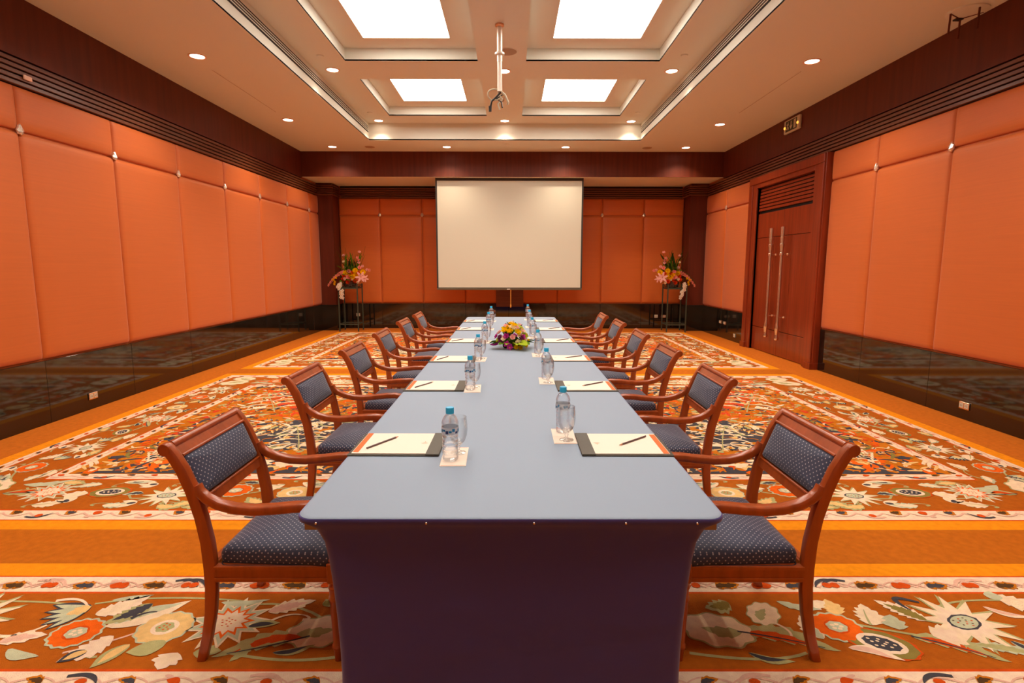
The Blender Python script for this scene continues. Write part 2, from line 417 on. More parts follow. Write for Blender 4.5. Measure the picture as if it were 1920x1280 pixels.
# black marble skirting, slab by slab
def skirt_run(name, ax, fixed, sgn, edges):
    root = None
    for a, b in zip(edges[:-1], edges[1:]):
        t0, t1 = sorted((fixed, fixed+sgn*.035))
        bx = (t0, t1, a+.0015, b-.0015, 0, .604) if ax == 'x' else (a+.0015, b-.0015, t0, t1, 0, .604)
        if root is None:
            t0, t1 = sorted((fixed, fixed+sgn*.01))
            rb = (t0, t1, edges[0], edges[-1], 0, .600) if ax == 'x' else (edges[0], edges[-1], t0, t1, 0, .600)
            root = struct(name, MB().box(*rb), M['gap_shade'])
        MB().box(*bx, bev=.002).obj('marble_slab', M['marble'], root)
    return root
skirt_run('baseboard_left', 'x', XL-.03, 1, [YR]+seL+[13.12])
skirt_run('baseboard_right', 'x', XR+.03, -1, [YR]+seR+[8.05]); skirt_run('baseboard_rightfar', 'x', XR+.03, -1, [10.62, 11.9, 13.12]).name = 'baseboard_right_end'
skirt_run('baseboard_back', 'y', YB+.03, -1, [-4.10, -3.13, -2.12, -1.1, -.06, 1.12, 2.17, 3.17, 4.12])
for nm, x0, x1 in (('baseboard_column_left', XL, -4.085), ('baseboard_column_right', 4.105, XR)):
    struct(nm, MB().box(x0, x1, 13.085, YB, 0, .603, bev=.002), M['marble'])

# ------------------------------------------------------------------ double door
d = thing('door_1', 'double mahogany door with louvred head and tall steel pull bars', None, (XR+.03, 9.33, 0)); d['kind'] = 'structure'
HW = 1.26
fr = MB()
for s in (-1, 1):
    y0, y1 = sorted((s*HW, s*(HW-.30)))
    fr.box(-.11, 0, y0, y1, 0, 3.095, bev=.004)
    y0, y1 = sorted((s*(HW-.02), s*(HW-.16))); fr.box(-.135, -.10, y0, y1, 0, 2.962, bev=.006)
    y0, y1 = sorted((s*(HW-.30), s*(HW-.25))); fr.box(-.09, -.03, y0, y1, 0, 2.95, bev=.004)
    y0, y1 = sorted((s*(HW+.005), s*(HW-.18))); fr.box(-.148, -.001, y0, y1, 0, .10, bev=.004)
fr.box(-.11, 0, -HW+.30, HW-.30, 2.89, 3.095, bev=.004); fr.box(-.135, -.10, -HW+.02, HW-.02, 2.965, 3.085, bev=.006)
fr.obj('door_frame', M['doorwood'], d)
MB().box(-.02, 0, -HW+.30, HW-.30, 0, 2.9).obj('recess_backing', M['gap_shade'], d)
for k in range(7):
    z = 2.47+k*.058; MB().box(-.055+.003*k, -.02, -HW+.30, HW-.30, z+.012, z+.055, bev=.004).obj('louvre_slat', M['doorwood'], d)
for s in (-1, 1):
    y0, y1 = (.003, HW-.302)
    leaf = MB(); bx = lambda a, b, z0, z1, t=.052: leaf.box(-t, -.02, *sorted((s*a, s*b)), z0, z1, bev=.003)
    bx(y0, y1, .01, .42); bx(y0, y1, 2.012, 2.435); bx(y0, .30, .428, 2.004); bx(.308, y1, .428, 2.004)
    L = leaf.obj('door_leaf', M['doorwood'], d)
    hb = MB(); hy = s*.20; hx = -.15
    prof = [(.0, .30), (.030, .30), (.036, .33), (.026, .36), (.029, .42), (.035, .45), (.038, .50), (.031, .55), (.026, .60), (.024, .64), (.024, 1.68), (.036, 1.685), (.036, 1.72), (.026, 1.73), (.035, 1.83), (.038, 1.84),
            (.038, 1.87), (.026, 1.88), (.034, 1.96), (.036, 1.975), (.029, 1.98), (.035, 2.14), (0, 2.14)]
    h = MB().lathe([(max(r, .001), z) for r, z in prof], 14, (hx, hy, 0), cap=False).obj('pull_handle', M['brass'], L, 35)
    for z in (.67, 1.70):
        st = MB(); st.tube([(hx, hy, z), (-.05, hy, z)], .008); st.lathe([(.022, 0), (.022, .01), (.012, .02)], 12, (-.05, hy, z), M=Matrix.Rotation(-pi/2, 4, 'Y')); st.obj('standoff', M['copper'], h, 35)

# ------------------------------------------------------------------ carpet pattern (flat tufted inlay on the floor, mesh per rug)
CP = dict(pink=(254, 222, 192), brown=(182, 96, 20), red=(218, 84, 20), yellow=(248, 152, 20), umber=(194, 106, 22), cream=(250, 222, 186), sage=(184, 178, 122), slate=(74, 72, 78), orange=(240, 104, 20),
          pale=(240, 198, 128), mauve=(236, 188, 164), ochre=(206, 122, 26), dark=(92, 64, 36), olive=(146, 130, 64), aqua=(200, 202, 168), ground=(206, 112, 30), scarlet=(220, 74, 36))
cnames = list(CP)
def carpet_mats():
    out = []
    for k in cnames:
        c = lin(CP[k]); out.append(mat('carpet_'+k, c, .95, var=((26, 26, 26), .10), bump=((240, 240, 240), .6, .008), spec=.15))
    return out
CM = carpet_mats()
class Rug:
    def __init__(s): s.mb = MB(); s.T = (0, 0, 0, 1, 1)
    def poly(s, pts, col, lay):
        x0, y0, a, sc, my = s.T; ca, sa = cos(a), sin(a)
        s.k = getattr(s, 'k', 0)+1; zz = .0004+.00022*lay+(s.k % 8)*.000022
        P = [(x0+(x*ca-y*my*sa)*sc, y0+(x*sa+y*my*ca)*sc, zz) for x, y in pts]
        s.mb.add(P, [tuple(range(len(P)))], cnames.index(col))
    def rect(s, x0, x1, y0, y1, col, lay):
        T = s.T; s.T = (0, 0, 0, 1, 1); s.poly([(x0, y0), (x1, y0), (x1, y1), (x0, y1)], col, lay); s.T = T
    def ell(s, cx, cy, rx, ry, col, lay, rot=0, wav=0, nw=8, n=20):
        P = []
        for k in range(n):
            a = 2*pi*k/n; r = 1+wav*cos(nw*a); x, y = rx*r*cos(a), ry*r*sin(a)
            P.append((cx+x*cos(rot)-y*sin(rot), cy+x*sin(rot)+y*cos(rot)))
        s.poly(P, col, lay)
    def star(s, cx, cy, r0, r1, n, col, lay, rot=0):
        P = []
        for k in range(2*n):
            a = rot+pi*k/n; r = r1 if k % 2 == 0 else r0; P.append((cx+r*cos(a), cy+r*sin(a)))
        s.poly(P, col, lay)
    def stroke(s, pts, w0, w1, col, lay, mid=None):
        """tapered curved stroke through 3 control points (quadratic)"""
        (ax, ay), (bx, by), (cx, cy) = pts; n = 9; A = []; B = []
        for i in range(n+1):
            t = i/n; x = (1-t)**2*ax+2*t*(1-t)*bx+t*t*cx; y = (1-t)**2*ay+2*t*(1-t)*by+t*t*cy
            dx = 2*(1-t)*(bx-ax)+2*t*(cx-bx); dy = 2*(1-t)*(by-ay)+2*t*(cy-by); L = math.hypot(dx, dy) or 1
            w = (w0*(1-t)+w1*t)/2
            if mid: w = w*(1-sin(pi*t))+mid/2*sin(pi*t)
            A.append((x-dy/L*w, y+dx/L*w)); B.append((x+dy/L*w, y-dx/L*w))
        for i in range(n): s.poly([A[i], A[i+1], B[i+1], B[i]], col, lay)
    def leaf(s, x, y, a, L, W, col, lay, teeth=4, col2=None, vein=None):
        T = s.T
        def serr(L, W, c, ly, tt):
            P = [(0, 0)]; h0 = lambda t: W/2*sin(pi*min(1, t*.92+.06))**.8
            for sgn in (1, -1):
                Q = []
                if tt <= 2: P += [] ; Q = [(L*u, sgn*h0(u)) for u in (.08, .2, .35, .5, .65, .8, .92)]
                for k in (range(tt) if tt > 2 else ()):
                    t0 = (k+.25)/tt; t1 = (k+.95)/tt
                    h = lambda t: W/2*sin(pi*min(1, t*.92+.06))**.8
                    Q += [(L*t0*.95, sgn*h(t0)*.80), (L*(t0*.5+t1*.5), sgn*h((t0+t1)/2)*1.0), (L*min(1, t1), sgn*h(t1)*1.14)]
                if sgn == 1: P += Q+[(L*1.06, 0)]
                else: P += list(reversed(Q))
            ca, sa = cos(a), sin(a); bd = L*.13*sin(x*37+y*23); P = [(px, py+bd*sin(pi*min(1, px/L))) for px, py in P]; s.poly([(x+px*ca-py*sa, y+px*sa+py*ca) for px, py in P], c, ly)
        serr(L, W, col, lay, teeth)
        if col2: serr(L*.82, W*.6, col2, lay+1, teeth)
        if vein: s.stroke([(x, y), (x+L*.4*cos(a+.1), y+L*.4*sin(a+.1)), (x+L*.75*cos(a), y+L*.75*sin(a))], .012, .003, vein, lay+2)
    def tulip(s, x, y, a, L, col, lay, tip='slate'):
        for da, l in ((-.5, .8), (0, 1), (.5, .8)): s.leaf(x, y, a+da, L*l, L*.34, col, lay, 2)
        s.ell(x+L*.25*cos(a), y+L*.25*sin(a), L*.2, L*.12, tip, lay+1, a, n=10)
    # big blooms
    def sunflower(s, x, y, r, lay=6, rot=0, c=('aqua', 'cream', 'orange')):
        s.star(x, y, r*.66, r*1.08, 13, 'cream', lay, rot); s.star(x, y, r*.58, r*.92, 13, c[0], lay+1, rot)
        s.star(x, y, r*.44, r*.68, 13, c[2], lay+2, rot); s.star(x, y, r*.36, r*.52, 13, 'pink', lay+3, rot); s.ell(x, y, r*.28, r*.26, c[1], lay+4, wav=.06)
        for k in range(11): q = r*.2*sqrt((k+.5)/11); s.ell(x+q*cos(k*2.4), y+q*sin(k*2.4), r*.032, r*.022, 'red', lay+5, n=6)
    def creamstar(s, x, y, r, lay=6, rot=0):
        s.star(x, y, r*.56, r*1.12, 12, 'sage', lay, rot+.05); s.star(x, y, r*.52, r*1.04, 12, 'cream', lay+1, rot); s.star(x, y, r*.4, r*.6, 12, 'pink', lay+2, rot)
        s.ell(x, y, r*.40, r*.27, 'slate', lay+3, rot, .05, 12); s.ell(x, y, r*.34, r*.22, 'aqua', lay+4, rot)
        for k in range(12): q = r*.26*sqrt((k+.5)/12); s.ell(x+q*cos(k*2.4), y+q*.6*sin(k*2.4), r*.03, r*.02, 'dark' if k % 2 else 'red', lay+5, n=6)
    def redround(s, x, y, r, lay=6):
        s.ell(x, y, r*1.05, r*.98, 'aqua', lay, 0, .05, 14, 56); s.ell(x, y, r*.94, r*.87, 'orange', lay+1, 0, .05, 14, 56); s.ell(x, y, r*.5, r*.46, 'red', lay+2, n=16)
        s.ell(x, y, r*.42, r*.36, 'aqua', lay+3, 0, .06, 7, 28)
        for k in range(5): s.ell(x+r*.18*cos(k*1.26), y+r*.16*sin(k*1.26), r*.10, r*.08, 'cream', lay+4, n=8)
    def paleround(s, x, y, r, lay=6):
        s.ell(x, y, r*1.05, r*1.0, 'aqua', lay, 0, .04, 12, 48); s.ell(x, y, r*.97, r*.92, 'pale', lay+1, 0, .05, 12, 48); s.ell(x, y, r*.5, r*.46, 'pink', lay+2); s.ell(x, y, r*.34, r*.3, 'sage', lay+3, 0, .08, 6, 24)
        for k in range(7): q = r*.24*sqrt((k+.5)/7); s.ell(x+q*cos(k*2.4), y+q*sin(k*2.4), r*.05, r*.04, 'red', lay+4, n=6)
    def seedpod(s, x, y, r, a=0, lay=6):
        s.ell(x, y, r*1.08, r*.72, 'red', lay, a, .04, 12, 36); s.ell(x, y, r*1.0, r*.66, 'olive', lay+1, a, .03, 9, 36); s.ell(x, y, r*.72, r*.46, 'pink', lay+2, a); s.ell(x, y, r*.55, r*.32, 'slate', lay+3, a, .05, 10, 30)
        for k in range(10):
            q = sqrt((k+.5)/10); px, py = r*.42*q*cos(k*2.4), r*.24*q*sin(k*2.4)
            s.ell(x+px*cos(a)-py*sin(a), y+px*sin(a)+py*cos(a), r*.06, r*.04, 'cream', lay+4, a, n=6)
    def shell(s, x, y, a, L, lay=6):
        for k in range(-2, 3):
            b = a+k*.30; s.leaf(x, y, b, L, L*.34, 'slate', lay, 1)
            s.leaf(x+.008*cos(b), y+.008*sin(b), b, L*.88, L*.20, 'aqua', lay+1, 1)
        s.leaf(x, y, a+.2, L*.5, L*.4, 'pale', lay+2, 3)
    def lily(s, x, y, a, L, lay=6):
        s.leaf(x, y, a, L, L*.34, 'cream', lay, 2); s.leaf(x+L*.1*cos(a), y+L*.1*sin(a), a, L*.8, L*.2, 'aqua', lay+1, 1); s.stroke([(x+L*.3*cos(a), y+L*.3*sin(a)), (x+L*.5*cos(a+.15), y+L*.5*sin(a+.15)), (x+L*.62*cos(a-.05), y+L*.62*sin(a-.05))], .02, .006, 'slate', lay+3)
    def curl(s, x, y, a, L, col='sage', lay=4, w=.014):
        s.stroke([(x, y), (x+L*.6*cos(a+.6), y+L*.6*sin(a+.6)), (x+L*cos(a), y+L*sin(a))], w, w*.4, col, lay)
        ex, ey = x+L*cos(a), y+L*sin(a); s.stroke([(ex, ey), (ex+.05*cos(a-.8), ey+.05*sin(a-.8)), (ex+.03*cos(a-2.0), ey+.03*sin(a-2.0))], w*.6, w*1.3, col, lay)
    def frond(s, x, y, a, L, lay=5):
        s.leaf(x, y, a, L, L*.30, 'sage', lay, 5); s.leaf(x+.02*cos(a), y+.02*sin(a), a, L*.75, L*.14, 'red', lay+1, 4); s.stroke([(x, y), (x+L*.5*cos(a+.08), y+L*.5*sin(a+.08)), (x+L*.9*cos(a), y+L*.9*sin(a))], .010, .004, 'slate', lay+3)
    def bigleaf(s, x, y, a, r, lay=5):
        s.ell(x, y, r*1.05, r*.8, 'sage', lay, a, .06, 9, 54); s.ell(x, y, r*.98, r*.74, 'cream', lay+1, a, .07, 9, 54); s.leaf(x-r*.7*cos(a), y-r*.7*sin(a), a, r*1.1, r*.5, 'sage', lay+2, 3)
    # -- field strip: local s along, t across (0..W)
    def strip(s, x0, y0, ang, L, W, seed, my=1, dense=1.0):
        T = s.T; s.T = (x0, y0, ang, 1, my); r = random.Random(seed); n = max(1, int(L/.40)); st = L/n
        # stem
        for i in range(n):
            a = i*st; y = W*.5
            s.stroke([(a, y+W*.22*sin(i*1.7)), (a+st*.5, y+W*.35*cos(i*2.1)), (a+st, y+W*.22*sin((i+1)*1.7))], .014, .014, 'sage', 3)
        for i in range(n):
            cx = (i+.5)*st; cy = W*(.5+.10*r.uniform(-1, 1)); k = (i+seed) % 5; rr = W*.26
            (s.sunflower, s.paleround, s.redround, s.creamstar, lambda a, b, c: s.seedpod(a, b, c, r.uniform(-.4, .4)))[k](cx, cy, rr*(1.15 if k in (0, 3) else .8 if k != 4 else .92))
            ex = i*st
            opts = [lambda x, y, a: s.leaf(x, y, a, W*.34, W*.18, 'cream', 6, 4, vein='sage'), lambda x, y, a: s.lily(x, y, a, W*.4), lambda x, y, a: s.leaf(x, y, a, W*.32, W*.16, 'aqua', 6, 4, 'cream'),
                    lambda x, y, a: s.frond(x, y, a, W*.5), lambda x, y, a: s.leaf(x, y, a, W*.28, W*.2, 'pink', 6, 3, 'cream'), lambda x, y, a: s.shell(x, y, a, W*.24), lambda x, y, a: s.leaf(x, y, a, W*.3, W*.18, 'sage', 6, 4, 'pale'),
                    lambda x, y, a: s.leaf(x, y, a, W*.24, W*.12, 'aqua', 6, 3, 'slate'), lambda x, y, a: s.tulip(x, y, a, W*.26, 'cream', 6)]
            for yy, aa in ((W*.22, r.uniform(-.5, .9)), (W*.80, r.uniform(-.9, .5)), (W*.5, r.uniform(-.5, .5))):
                r.choice(opts)(ex-W*.12+r.uniform(-.03, .03), yy, aa)
            for yy in (W*.14, W*.87):
                r.choice(opts[:3]+opts[6:])(cx+r.uniform(-.10, .06), yy, r.uniform(-.35, .35)+(0 if r.random() < .5 else pi))
            s.curl(cx-.1, W*.9, r.uniform(-.4, .2), .16); s.curl(ex+.02, W*.1, r.uniform(0, .5), .15)
        s.T = T
    def guard(s, x0, y0, ang, L, W, my=1):
        T = s.T; s.T = (x0, y0, ang, 1, my); n = max(1, int(L/.165)); st = L/n
        for i in range(n):
            cx = (i+.5)*st; cy = W*.5
            s.stroke([(cx-st*.5, W*.25), (cx-st*.1, W*1.0), (cx+st*.5, W*.3)], .006, .012, 'mauve', 5)
            k = i % 4
            if k == 0: s.leaf(cx-.03, cy-W*.22, .35, .075, W*.5, 'ochre', 6, 3, 'dark')
            elif k == 1: s.leaf(cx-.025, cy-W*.2, .3, .055, W*.4, 'red', 6, 2); s.ell(cx+.03, cy+W*.2, .02, W*.1, 'mauve', 6, .3, n=8)
            elif k == 2: s.leaf(cx-.03, cy-W*.22, .3, .07, W*.5, 'ochre', 6, 3, 'slate')
            else:
                s.stroke([(cx-.06, cy-W*.2), (cx-.02, cy+W*.5), (cx+.07, cy+W*.2)], .004, .014, 'slate' if (i//4) % 2 else 'mauve', 6, .022); s.ell(cx, cy-.01, .022, W*.18, 'red', 7, n=8)
        s.T = T
    def medallion(s, X1, Y0, Y1, seed, n=700):
        """dense arabesque, mirrored about x=0"""
        r = random.Random(seed); L = Y1-Y0
        for sg in (-1, 1):
            s.T = (0, 0, 0, 1, 1); r = random.Random(seed)
            P = lambda x, y: (sg*x, Y0+y)
            # slate ground wedges with ochre scrolls along the near and far edges
            s.poly([P(X1-.05, .02), P(.9, .02), P(1.0, .22), P(1.7, .30), P(2.5, .42), P(X1-.35, .22)][::1], 'slate', 3)
            s.poly([P(.8, .55), P(1.4, .5), P(2.2, .62), P(2.45, 1.0), P(2.2, 1.35), P(1.5, 1.45), P(.9, 1.2)], 'slate', 3)
            s.poly([P(X1-.05, L-.02), P(.9, L-.02), P(1.0, L-.3), P(2.5, L-.4)], 'slate', 3)
            s.poly([P(2.35, L*.62), P(2.7, L*.72), P(2.95, L*.9), P(2.7, L*.97), P(2.35, L*.9), P(2.2, L*.75)], 'scarlet', 4)
            s.poly([P(2.9, .62), P(3.05, 1.0), P(3.02, 1.5), P(2.9, 1.95), P(2.82, 1.5), P(2.78, 1.0)], 'slate', 4)
            s.poly([P(2.75, .5), P(2.9, .9), P(2.85, 1.4), P(2.7, 1.7), P(2.55, 1.3), P(2.5, .8)], 'red', 5)
            s.ell(*P(2.62, .52), .22, .12, 'scarlet', 5, .5*sg)
            s.ell(*P(2.78, .30), .18, .09, 'orange', 5, .3*sg)
            for k in range(n):
                x = r.uniform(.75, X1-.06); y = r.uniform(.04, L-.05); z = r.choice([.018, .026, .034, .045, .06]); a = r.uniform(0, pi)
                inS = (.8 < x < 2.4 and .5 < y < 1.45)
                c = r.choice(['orange', 'ochre', 'red', 'cream', 'sage', 'slate', 'ochre', 'olive', 'ochre', 'orange', 'slate', 'scarlet', 'pale', 'brown']) if not inS else r.choice(['cream', 'cream', 'pale', 'slate', 'sage', 'ochre', 'slate', 'slate', 'cream'])
                if y < .3: c = r.choice(['cream', 'ochre', 'ochre', 'orange', 'slate', 'pale'])
                if k % 3: 
                    b = a+r.uniform(-1.4, 1.4); x2, y2 = x+z*1.6*cos(a), y+z*1.6*sin(a)
                    s.stroke([P(x, y), P(x2, y2), P(x2+z*1.5*cos(b), y2+z*1.5*sin(b))], z*.3, z*.12, c, 6+k % 5, z*.55)
                else: s.ell(*P(x, y), z, z*.6, c, 6+k % 5, a, .18, r.choice([3, 4, 5]), 20)
            # tree-like palmettes
            for (bx, by, dx, dy, sc) in ((2.45, 1.75, -.42*-1, .95, 1.1), (1.75, .55, .3, .95, .95), (1.75, 2.2, .2, .9, .7), (2.7, .30, .5, .5, .5)):
                s.stroke([P(bx, by), P(bx+dx*.3*sc, by+dy*.3*sc), P(bx+dx*.8*sc+.06, by+dy*.8*sc)], .012*sc, .008, 'sage', 12)
                for q in range(1, 6):
                    t = q*.15*sc; px, py = bx+dx*t, by+dy*t
                    for e in (-1, 1):
                        ll = (.34-.04*q)*sc; ax_, ay_ = -dy*e, dx*e
                        s.stroke([P(px, py), P(px+ax_*ll*.6+dx*.12, py+ay_*ll*.6+dy*.12), P(px+ax_*ll+dx*-.03, py+ay_*ll+dy*-.03)], .012, .02, 'cream', 12, .028*sc)
            for k in range(5):        # white lacework with spots
                cx, cy = 1.0+k*.33, .16+.05*(k % 2)
                for q in range(3): s.leaf(*P(cx, cy), (.4+q*1.1), .17, .09, 'cream', 12, 3)
                s.ell(*P(cx+.01, cy), .03, .02, 'red', 15, n=8)
        s.T = (0, 0, 0, 1, 1)
def build_rug(Y0, Y1, seed, near=False, full=True):
    g = Rug(); X = 3.865; GX, FX, IX = .08, .47, .085; GY, FY, IY = .125, .515, .085
    g.rect(-X-.12, X+.12, Y0-.125, Y1+.125, 'yellow', 1)
    g.rect(-X, X, Y0-.012, Y1+.012, 'red', 2); g.rect(-X, X, Y0, Y1, 'pink', 3)
    a, b, c, e = X-GX, X-GX-FX, Y0+GY, Y1-GY
    g.rect(-a, a, c, e, 'red', 4); g.rect(-a+.012, a-.012, c+.014, e-.014, 'brown', 4.3)
    c2, e2 = c+FY, e-FY
    g.rect(-b, b, c2-.014, e2+.014, 'red', 4.6); g.rect(-b+.01, b-.01, c2, e2, 'pink', 5)
    b3, c3, e3 = b-IX, c2+IY, e2-IY
    g.rect(-b3, b3, c3, e3, 'red', 5.4); g.rect(-b3+.01, b3-.01, c3+.012, e3-.012, 'ochre', 5.8)
    # pattern layers sit above the grounds
    sub = Rug(); base = 8
    _p = sub.poly; sub.poly = lambda pts, col, lay: _p(pts, col, base+lay)
    for sg in (-1, 1):
        sub.guard(sg*.3, Y0+GY, 0 if sg > 0 else pi, X-.4, -GY, 1 if sg > 0 else -1); sub.guard(sg*.3, Y1-GY, 0 if sg > 0 else pi, X-.4, GY, 1 if sg > 0 else -1)
        sub.guard(sg*.3, c2+IY, 0 if sg > 0 else pi, b3-.2, -IY, 1 if sg > 0 else -1); sub.guard(sg*.3, e3, 0 if sg > 0 else pi, b3-.2, IY, 1 if sg > 0 else -1)
        sub.guard(sg*a, Y0+.1, pi/2, Y1-Y0-.2, -GX if sg > 0 else GX); sub.guard(sg*b3, c2+.05, pi/2, e2-c2-.1, -IX if sg > 0 else IX)
        sub.strip(sg*b, c2, pi/2, e2-c2, FX*(-1 if sg > 0 else 1), seed+1) if full else None
        if not near: sub.strip(0 if sg > 0 else 0, c, 0 if sg > 0 else pi, b-.02, FY, seed+2, 1 if sg > 0 else -1)
        sub.strip(0, e-FY, 0 if sg > 0 else pi, b-.02, FY, seed+4, 1 if sg > 0 else -1) if not near else None
        if not near:                     # corner blooms
            for yc, q in ((c+FY*.5, 1), (e-FY*.5, -1)):
                sub.bigleaf(sg*(a-.20), yc+q*.12, (0 if sg > 0 else pi)+.5*sg*q, .17); sub.bigleaf(sg*(a-.22), yc-q*.13, (0 if sg > 0 else pi)-.4*sg*q, .15)
                sub.frond(sg*(b+.06), yc, 0 if sg < 0 else pi, .38); sub.leaf(sg*(b+.05), yc+q*.15, (0 if sg < 0 else pi)+.3, .3, .08, 'aqua', 6, 3)
    if full: sub.medallion(b3, c3, e3, seed, 3600)
    if near:
        yc = e-FY*.5      # far border of the near rug: blooms placed as seen
        for sg in (-1, 1): sub.guard(sg*.25, Y1-GY, 0 if sg > 0 else pi, 3.0, GY, 1 if sg > 0 else -1)
        f = sub
        f.stroke([(-2.6, 2.30), (-2.3, 2.38), (-1.86, 2.30)], .012, .012, 'sage', 3); f.stroke([(-1.86, 2.32), (-1.6, 2.40), (-1.2, 2.34)], .012, .012, 'sage', 3); f.stroke([(-1.2, 2.3), (-.9, 2.4), (-.6, 2.0)], .012, .016, 'sage', 3)
        f.stroke([(-1.75, 2.0), (-1.6, 2.06), (-1.5, 2.16)], .012, .01, 'mauve', 3); f.stroke([(-1.7, 2.04), (-1.65, 1.96), (-1.6, 1.98)], .014, .014, 'sage', 3)
        f.sunflower(-1.20, 2.19, .165, rot=.1); f.paleround(-1.445, 2.155, .108); f.redround(-1.79, 2.12, .098); f.creamstar(-2.33, 2.20, .19)
        f.leaf(-1.80, 2.24, .75, .20, .11, 'pink', 7, 6, 'cream'); f.lily(-1.70, 2.16, .62, .30); f.shell(-1.86, 2.30, pi+.55, .17)
        f.leaf(-1.80, 2.345, .25, .16, .035, 'aqua', 7, 1); f.leaf(-1.60, 2.32, -2.25, .18, .10, 'sage', 7, 5, 'slate')
        f.leaf(-1.62, 2.10, -2.2, .18, .11, 'pink', 7, 5); f.leaf(-1.66, 2.01, -2.4, .09, .06, 'slate', 8, 1, 'pale')
        f.leaf(-1.52, 2.05, -2.0, .14, .07, 'sage', 7, 2, 'pale'); f.leaf(-1.30, 2.0, -1.8, .09, .11, 'pink', 7, 3, 'cream'); f.leaf(-1.38, 2.06, -2.7, .13, .09, 'sage', 7, 2)
        f.leaf(-2.06, 2.06, .3, .16, .08, 'pink', 7, 3, 'mauve'); f.leaf(-1.98, 2.02, -.25, .15, .05, 'aqua', 7, 2); f.curl(-2.05, 2.34, -.2, .17, 'pink', 7, .022); f.stroke([(-2.1, 2.10), (-2.0, 2.08), (-1.95, 2.17)], .02, .012, 'cream', 7)
        f.leaf(-1.30, 2.33, .1, .2, .04, 'aqua', 7, 2); f.leaf(-1.06, 2.26, .45, .19, .09, 'cream', 7, 5, 'mauve'); f.curl(-1.02, 2.2, .25, .14, 'cream', 7, .014)
        f.leaf(-1.1, 2.16, .2, .12, .05, 'sage', 7, 2, 'slate'); f.leaf(-.84, 2.31, .6, .11, .08, 'sage', 7, 4, 'olive'); f.bigleaf(-.79, 2.13, .2, .13); f.frond(-.82, 2.10, pi+.35, .34)
        f.stroke([(-.66, 1.98), (-.85, 1.93), (-1.1, 2.0)], .016, .014, 'sage', 4); f.leaf(-.93, 2.0, .3, .15, .04, 'sage', 7, 2, 'slate'); f.leaf(-1.04, 2.05, -1.9, .1, .05, 'sage', 7, 3)
        f.leaf(-1.24, 2.0, .1, .10, .07, 'sage', 7, 3)
        # right-hand side
        f.stroke([(.7, 2.0), (1.0, 1.93), (1.16, 2.0)], .016, .014, 'sage', 4); f.stroke([(1.45, 2.18), (1.8, 2.05), (2.15, 2.0)], .014, .012, 'sage', 4); f.stroke([(1.9, 2.3), (2.1, 2.4), (2.6, 2.3)], .012, .012, 'sage', 4)
        f.creamstar(1.93, 2.19, .185, rot=.35); f.redround(1.37, 2.16, .10); f.seedpod(1.49, 2.055, .125, -.45)
        f.bigleaf(.86, 2.14, pi-.2, .14); f.frond(.94, 2.13, -.32, .36); f.leaf(.93, 2.0, -.3, .16, .04, 'sage', 7, 2, 'slate'); f.bigleaf(1.10, 2.25, 1.0, .085)
        f.stroke([(1.1, 2.2), (1.17, 2.15), (1.15, 2.1)], .012, .01, 'pink', 6); f.leaf(.98, 2.33, -2.8, .12, .10, 'sage', 7, 4, 'olive')
        f.leaf(1.2, 2.34, -.35, .17, .05, 'aqua', 7, 3); f.leaf(1.27, 2.08, 1.7, .15, .08, 'cream', 7, 4, 'aqua'); f.leaf(1.52, 2.17, 1.25, .15, .11, 'cream', 7, 5, vein='sage')
        f.leaf(1.42, 2.24, 1.5, .11, .09, 'pale', 7, 4); f.leaf(1.33, 2.28, .6, .1, .07, 'cream', 7, 3); f.leaf(1.78, 2.20, 2.3, .19, .09, 'pink', 7, 6, 'olive'); f.leaf(1.62, 2.14, 1.3, .10, .10, 'aqua', 7, 3)
        f.leaf(1.73, 2.10, .25, .14, .13, 'cream', 7, 3, 'pink'); f.frond(1.64, 2.10, -.5, .30); f.leaf(1.86, 2.05, -.3, .26, .06, 'aqua', 7, 6, 'sage'); f.leaf(2.02, 2.07, -1.1, .10, .04, 'aqua', 7, 1, 'slate')
        f.stroke([(1.84, 2.33), (1.70, 2.42), (1.76, 2.27)], .012, .01, 'slate', 7, .026); f.leaf(2.10, 2.30, -.5, .16, .04, 'pink', 7, 2, 'mauve'); f.shell(2.28, 2.26, -1.1, .15); f.leaf(2.22, 2.38, -.5, .2, .12, 'cream', 7, 5)
        f.leaf(1.34, 2.03, -.4, .18, .05, 'pink', 7, 1, 'mauve'); f.leaf(2.2, 2.35, 1.2, .07, .07, 'aqua', 7, 2); f.leaf(2.1, 2.06, -.2, .22, .07, 'aqua', 7, 4)
        f.strip(-b, e-FY, 0, 1.2, FY, 11); f.strip(2.45, e-FY, 0, .8, FY, 12)
        for sg in (-1, 1): f.strip(0, c, 0 if sg > 0 else pi, b-.02, FY, seed+2, 1 if sg > 0 else -1)
    o1 = len(g.mb.v); g.mb.v += sub.mb.v; g.mb.f += [tuple(i+o1 for i in f_) for f_ in sub.mb.f]; g.mb.mi += sub.mb.mi
    me = bpy.data.meshes.new('rug_pattern'); me.from_pydata(g.mb.v, [], g.mb.f)
    for m in CM: me.materials.append(m)
    me.polygons.foreach_set('material_index', g.mb.mi)
    bm = bmesh.new(); bm.from_mesh(me)
    for f_ in bm.faces:
        f_.normal_update()
        if f_.normal.z < 0: f_.normal_flip()
    bm.to_mesh(me); bm.free()
    o = link('rug_pattern', me, fl); o['kind'] = 'stuff'; o['label'] = 'floral bordered rug design tufted into the carpet'
g = Rug(); g.rect(XL, XR, -2.2, 13.5, 'ground', .3)
for y0, y1 in ((2.665, 3.035), (7.725, 8.095)): g.rect(-3.985, 3.985, y0, y1, 'umber', .7)
o = g.mb.obj('plain_band', CM, fl); o['kind'] = 'stuff'
build_rug(-1.90, 2.54, 3, near=True, full=False)
build_rug(3.16, 7.60, 21); build_rug(8.22, 12.66, 40)

